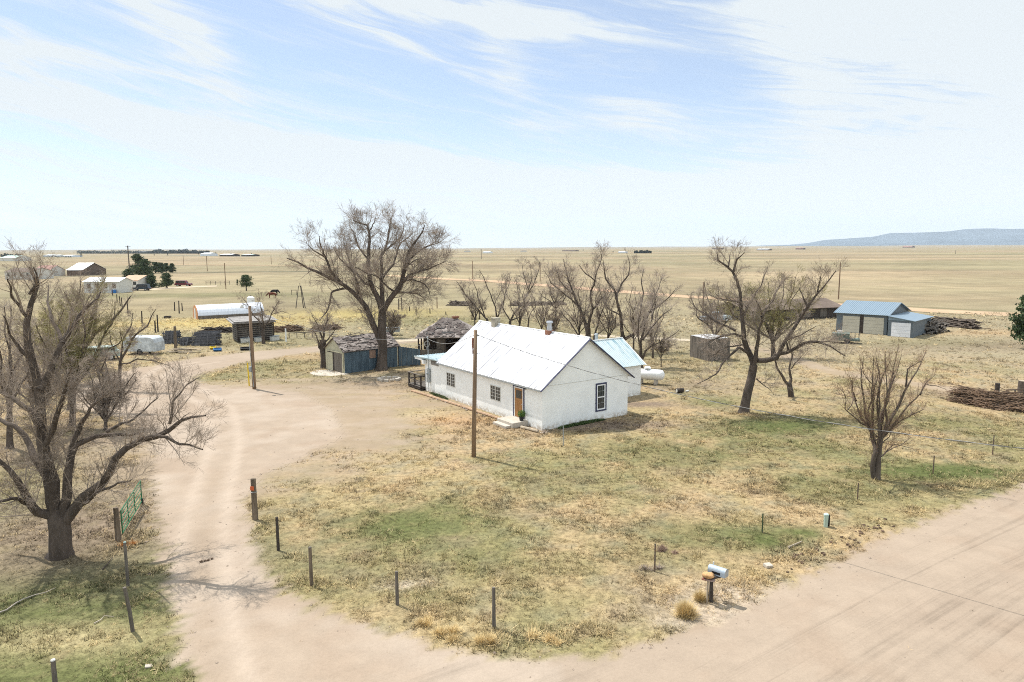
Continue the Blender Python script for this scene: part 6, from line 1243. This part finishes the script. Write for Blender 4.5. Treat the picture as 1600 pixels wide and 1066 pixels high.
for i, (x0, x1, pb, pe, pr, wm, rm, lab) in enumerate((
 (68,80,401.5,399,398,'metal_white','metal_white','pale shed, left one of the row of pale sheds on the left plain'),(84,92,401.5,399,398.2,'metal_white','metal_white','pale shed, middle one of the row of pale sheds on the left plain'),(97,112,402,399.5,398.5,'metal_white','metal_white','pale shed, right one of the row of pale sheds on the left plain'),
 (215,226,396.5,393.5,392.5,'metal_white','metal_white','white building in front of the dark windbreak on the left horizon'),(313,327,400,397,395,'metal_white','metal_white','low white roofed barn right of the dark windbreak'),
 (343,361,400.8,398.3,396.8,'wood_dark','metal_white','long pale roofed barn on the left plain'),(377,392,400.8,398.5,397.4,'wood_dark','mint','mint roofed barn right of the long pale one'),
 (725,730,394,392.5,391.8,'offwhite','brown_roof','tiny dark roofed house left of the tall far pole'),(754,764,396,394,393,'metal_white','metal_white','tiny white house right of the tall far pole'),
 (813,818,393.5,392.2,391.5,'offwhite','brown_roof','tiny dark house above the row of bare trees'),(878,898,392.8,391.6,390.9,'brown_roof','brown_roof','wide brown farmstead above the row of bare trees'),(966,976,395.5,393.6,392.8,'metal_white','metal_white','tiny white farmhouse left of the dark windbreak row'),
 (1182,1200,391.4,389.8,388.8,'brown_roof','metal_white','long pale roofed house on the horizon right of the leaning tree'),(1243,1254,390,388.2,387.2,'brown_roof','red_roof','reddish far house with a dark end left of the mountains'),(1410,1424,387.2,385.6,384.5,'brown_roof','red_roof','dark red barn standing out on the right horizon'),
 (1474,1484,384.8,383.8,383.2,'offwhite','brown_roof','tiny grey house on the right horizon left of the dark one'),(1486,1494,384.6,383.6,383.0,'brown_roof','brown_roof','tiny dark house on the right horizon'),(1528,1537,384.3,383.2,382.6,'offwhite','brown_roof','tiny brown roofed house at the far right horizon'),(1545,1549,384,383,382.4,'metal_white','metal_white','tiny white shed at the far right horizon'),
 (1112,1126,389.5,388.2,387.4,'brown_roof','brown_roof','dark far house behind the top of the leaning tree'))):
    far_house(lab, x0, x1, pb, pe, pr, wm, rm, 14 if x1-x0 < 12 else 20, 'far_barn' if 'barn' in lab or 'shed' in lab else 'far_house', cat='barn' if 'barn' in lab else ('shed' if 'shed' in lab else 'house'))
def windbreak(label, x0, x1, pb, pt, n, seed, m='far_wood', sp=.5):
    a = G(x0, pb); c = G(x1, pb); g = np.random.default_rng(seed); u = g.random(n); h = P(x0, pt, a[1])[2]; lump = h*(.35+.65*vn(u*34, u*0, seed)**.8*(.7+.6*vn(u*9, u*0, seed+2))); k = g.random(n)
    wdt = (c[0]-a[0]); q = np.stack([a[0]+wdt*u, a[1]+(c[1]-a[1])*u+g.uniform(-1,1,n)*wdt*.03, lump*k], 1); s = h*.10*g.uniform(.5,1.5,(n,1)); d1 = nrm(g.normal(size=q.shape)); d2 = nrm(g.normal(size=q.shape))
    o0 = np.array([a[0], a[1], 0]); q = q-o0; V = np.stack([q-d1*s, q+d1*s, q+d2*s*2], 1).reshape(-1, 3); V[:, 2] = np.maximum(V[:, 2], .0)
    o = meshgrid_obj('windbreak', V, np.arange(len(V)).reshape(-1, 3), None, None, M[m], False); o.location = o0; tag(o, label, 'trees', kind='stuff')
windbreak('long dark windbreak wood on the left horizon', 232, 326, 396.5, 390, 6000, 1); windbreak('lower dark wood at the far left horizon', 122, 232, 396.5, 391.5, 5000, 2); windbreak('short dark row of trees on the middle horizon', 991, 1018, 396, 391, 2500, 3)
windbreak('dark trees behind the mint barn at the far left', 2, 34, 402, 396, 1500, 4); windbreak('sparse low bushes around the pale sheds on the left plain', 66, 112, 402.5, 399, 700, 5)
for i, (x, pb, pt) in enumerate(((127,402,396),(337,399,394),(262,399.5,396),(241,399.5,397),(764,395.5,392.5),(911,392.5,390),(958,395,392.5),(361,399,395.5),(393,399,396),(310,398,395),(1190,390,387.8),(1249,389.8,387.8))):
    lab = ('lone dark tree on the plain left of the left horizon wood','lone tree right of the white roofed barn on the left horizon','small tree before the middle of the dark windbreak','smaller tree before the left part of the dark windbreak','dark tree beside the tiny white house right of the tall far pole','dark tree right of the brown far farmstead','dark tree left of the tiny white farmhouse','dark tree at the right end of the long pale roofed barn','dark tree at the right end of the mint roofed barn','dark tree at the left end of the white roofed barn','dark tree beside the long pale roofed house right of the leaning tree','dark tree beside the reddish far house')[i]
    conifer(lab, x, pb, pt, (pb-pt)*.45, 'far_wood', 200+i, 'round', 500, .05, 1.6, 'far_tree', 'lone trees on the far plain')

# ------------------------------------------------------------------ air
b = MB(); b.box(-19000, 19000, -3500, 18500, -90, 500); hz = b.build('haze', None); tag(hz, kind='stuff', label='thin pale haze in the air over the plain', cat='haze')
hm = bpy.data.materials.new('haze'); hm.use_nodes = True; ht = hm.node_tree; ht.nodes.remove(ht.nodes['Principled BSDF']); pv = ht.nodes.new('ShaderNodeVolumePrincipled')
pv.inputs['Color'].default_value = (.76,.87,1,1); pv.inputs['Density'].default_value = 4.8e-5; pv.inputs['Anisotropy'].default_value = .0; ht.links.new(pv.outputs[0], ht.nodes['Material Output'].inputs['Volume']); hz.data.materials.append(hm)
try: hm.cycles.homogeneous_volume = True
except Exception: pass
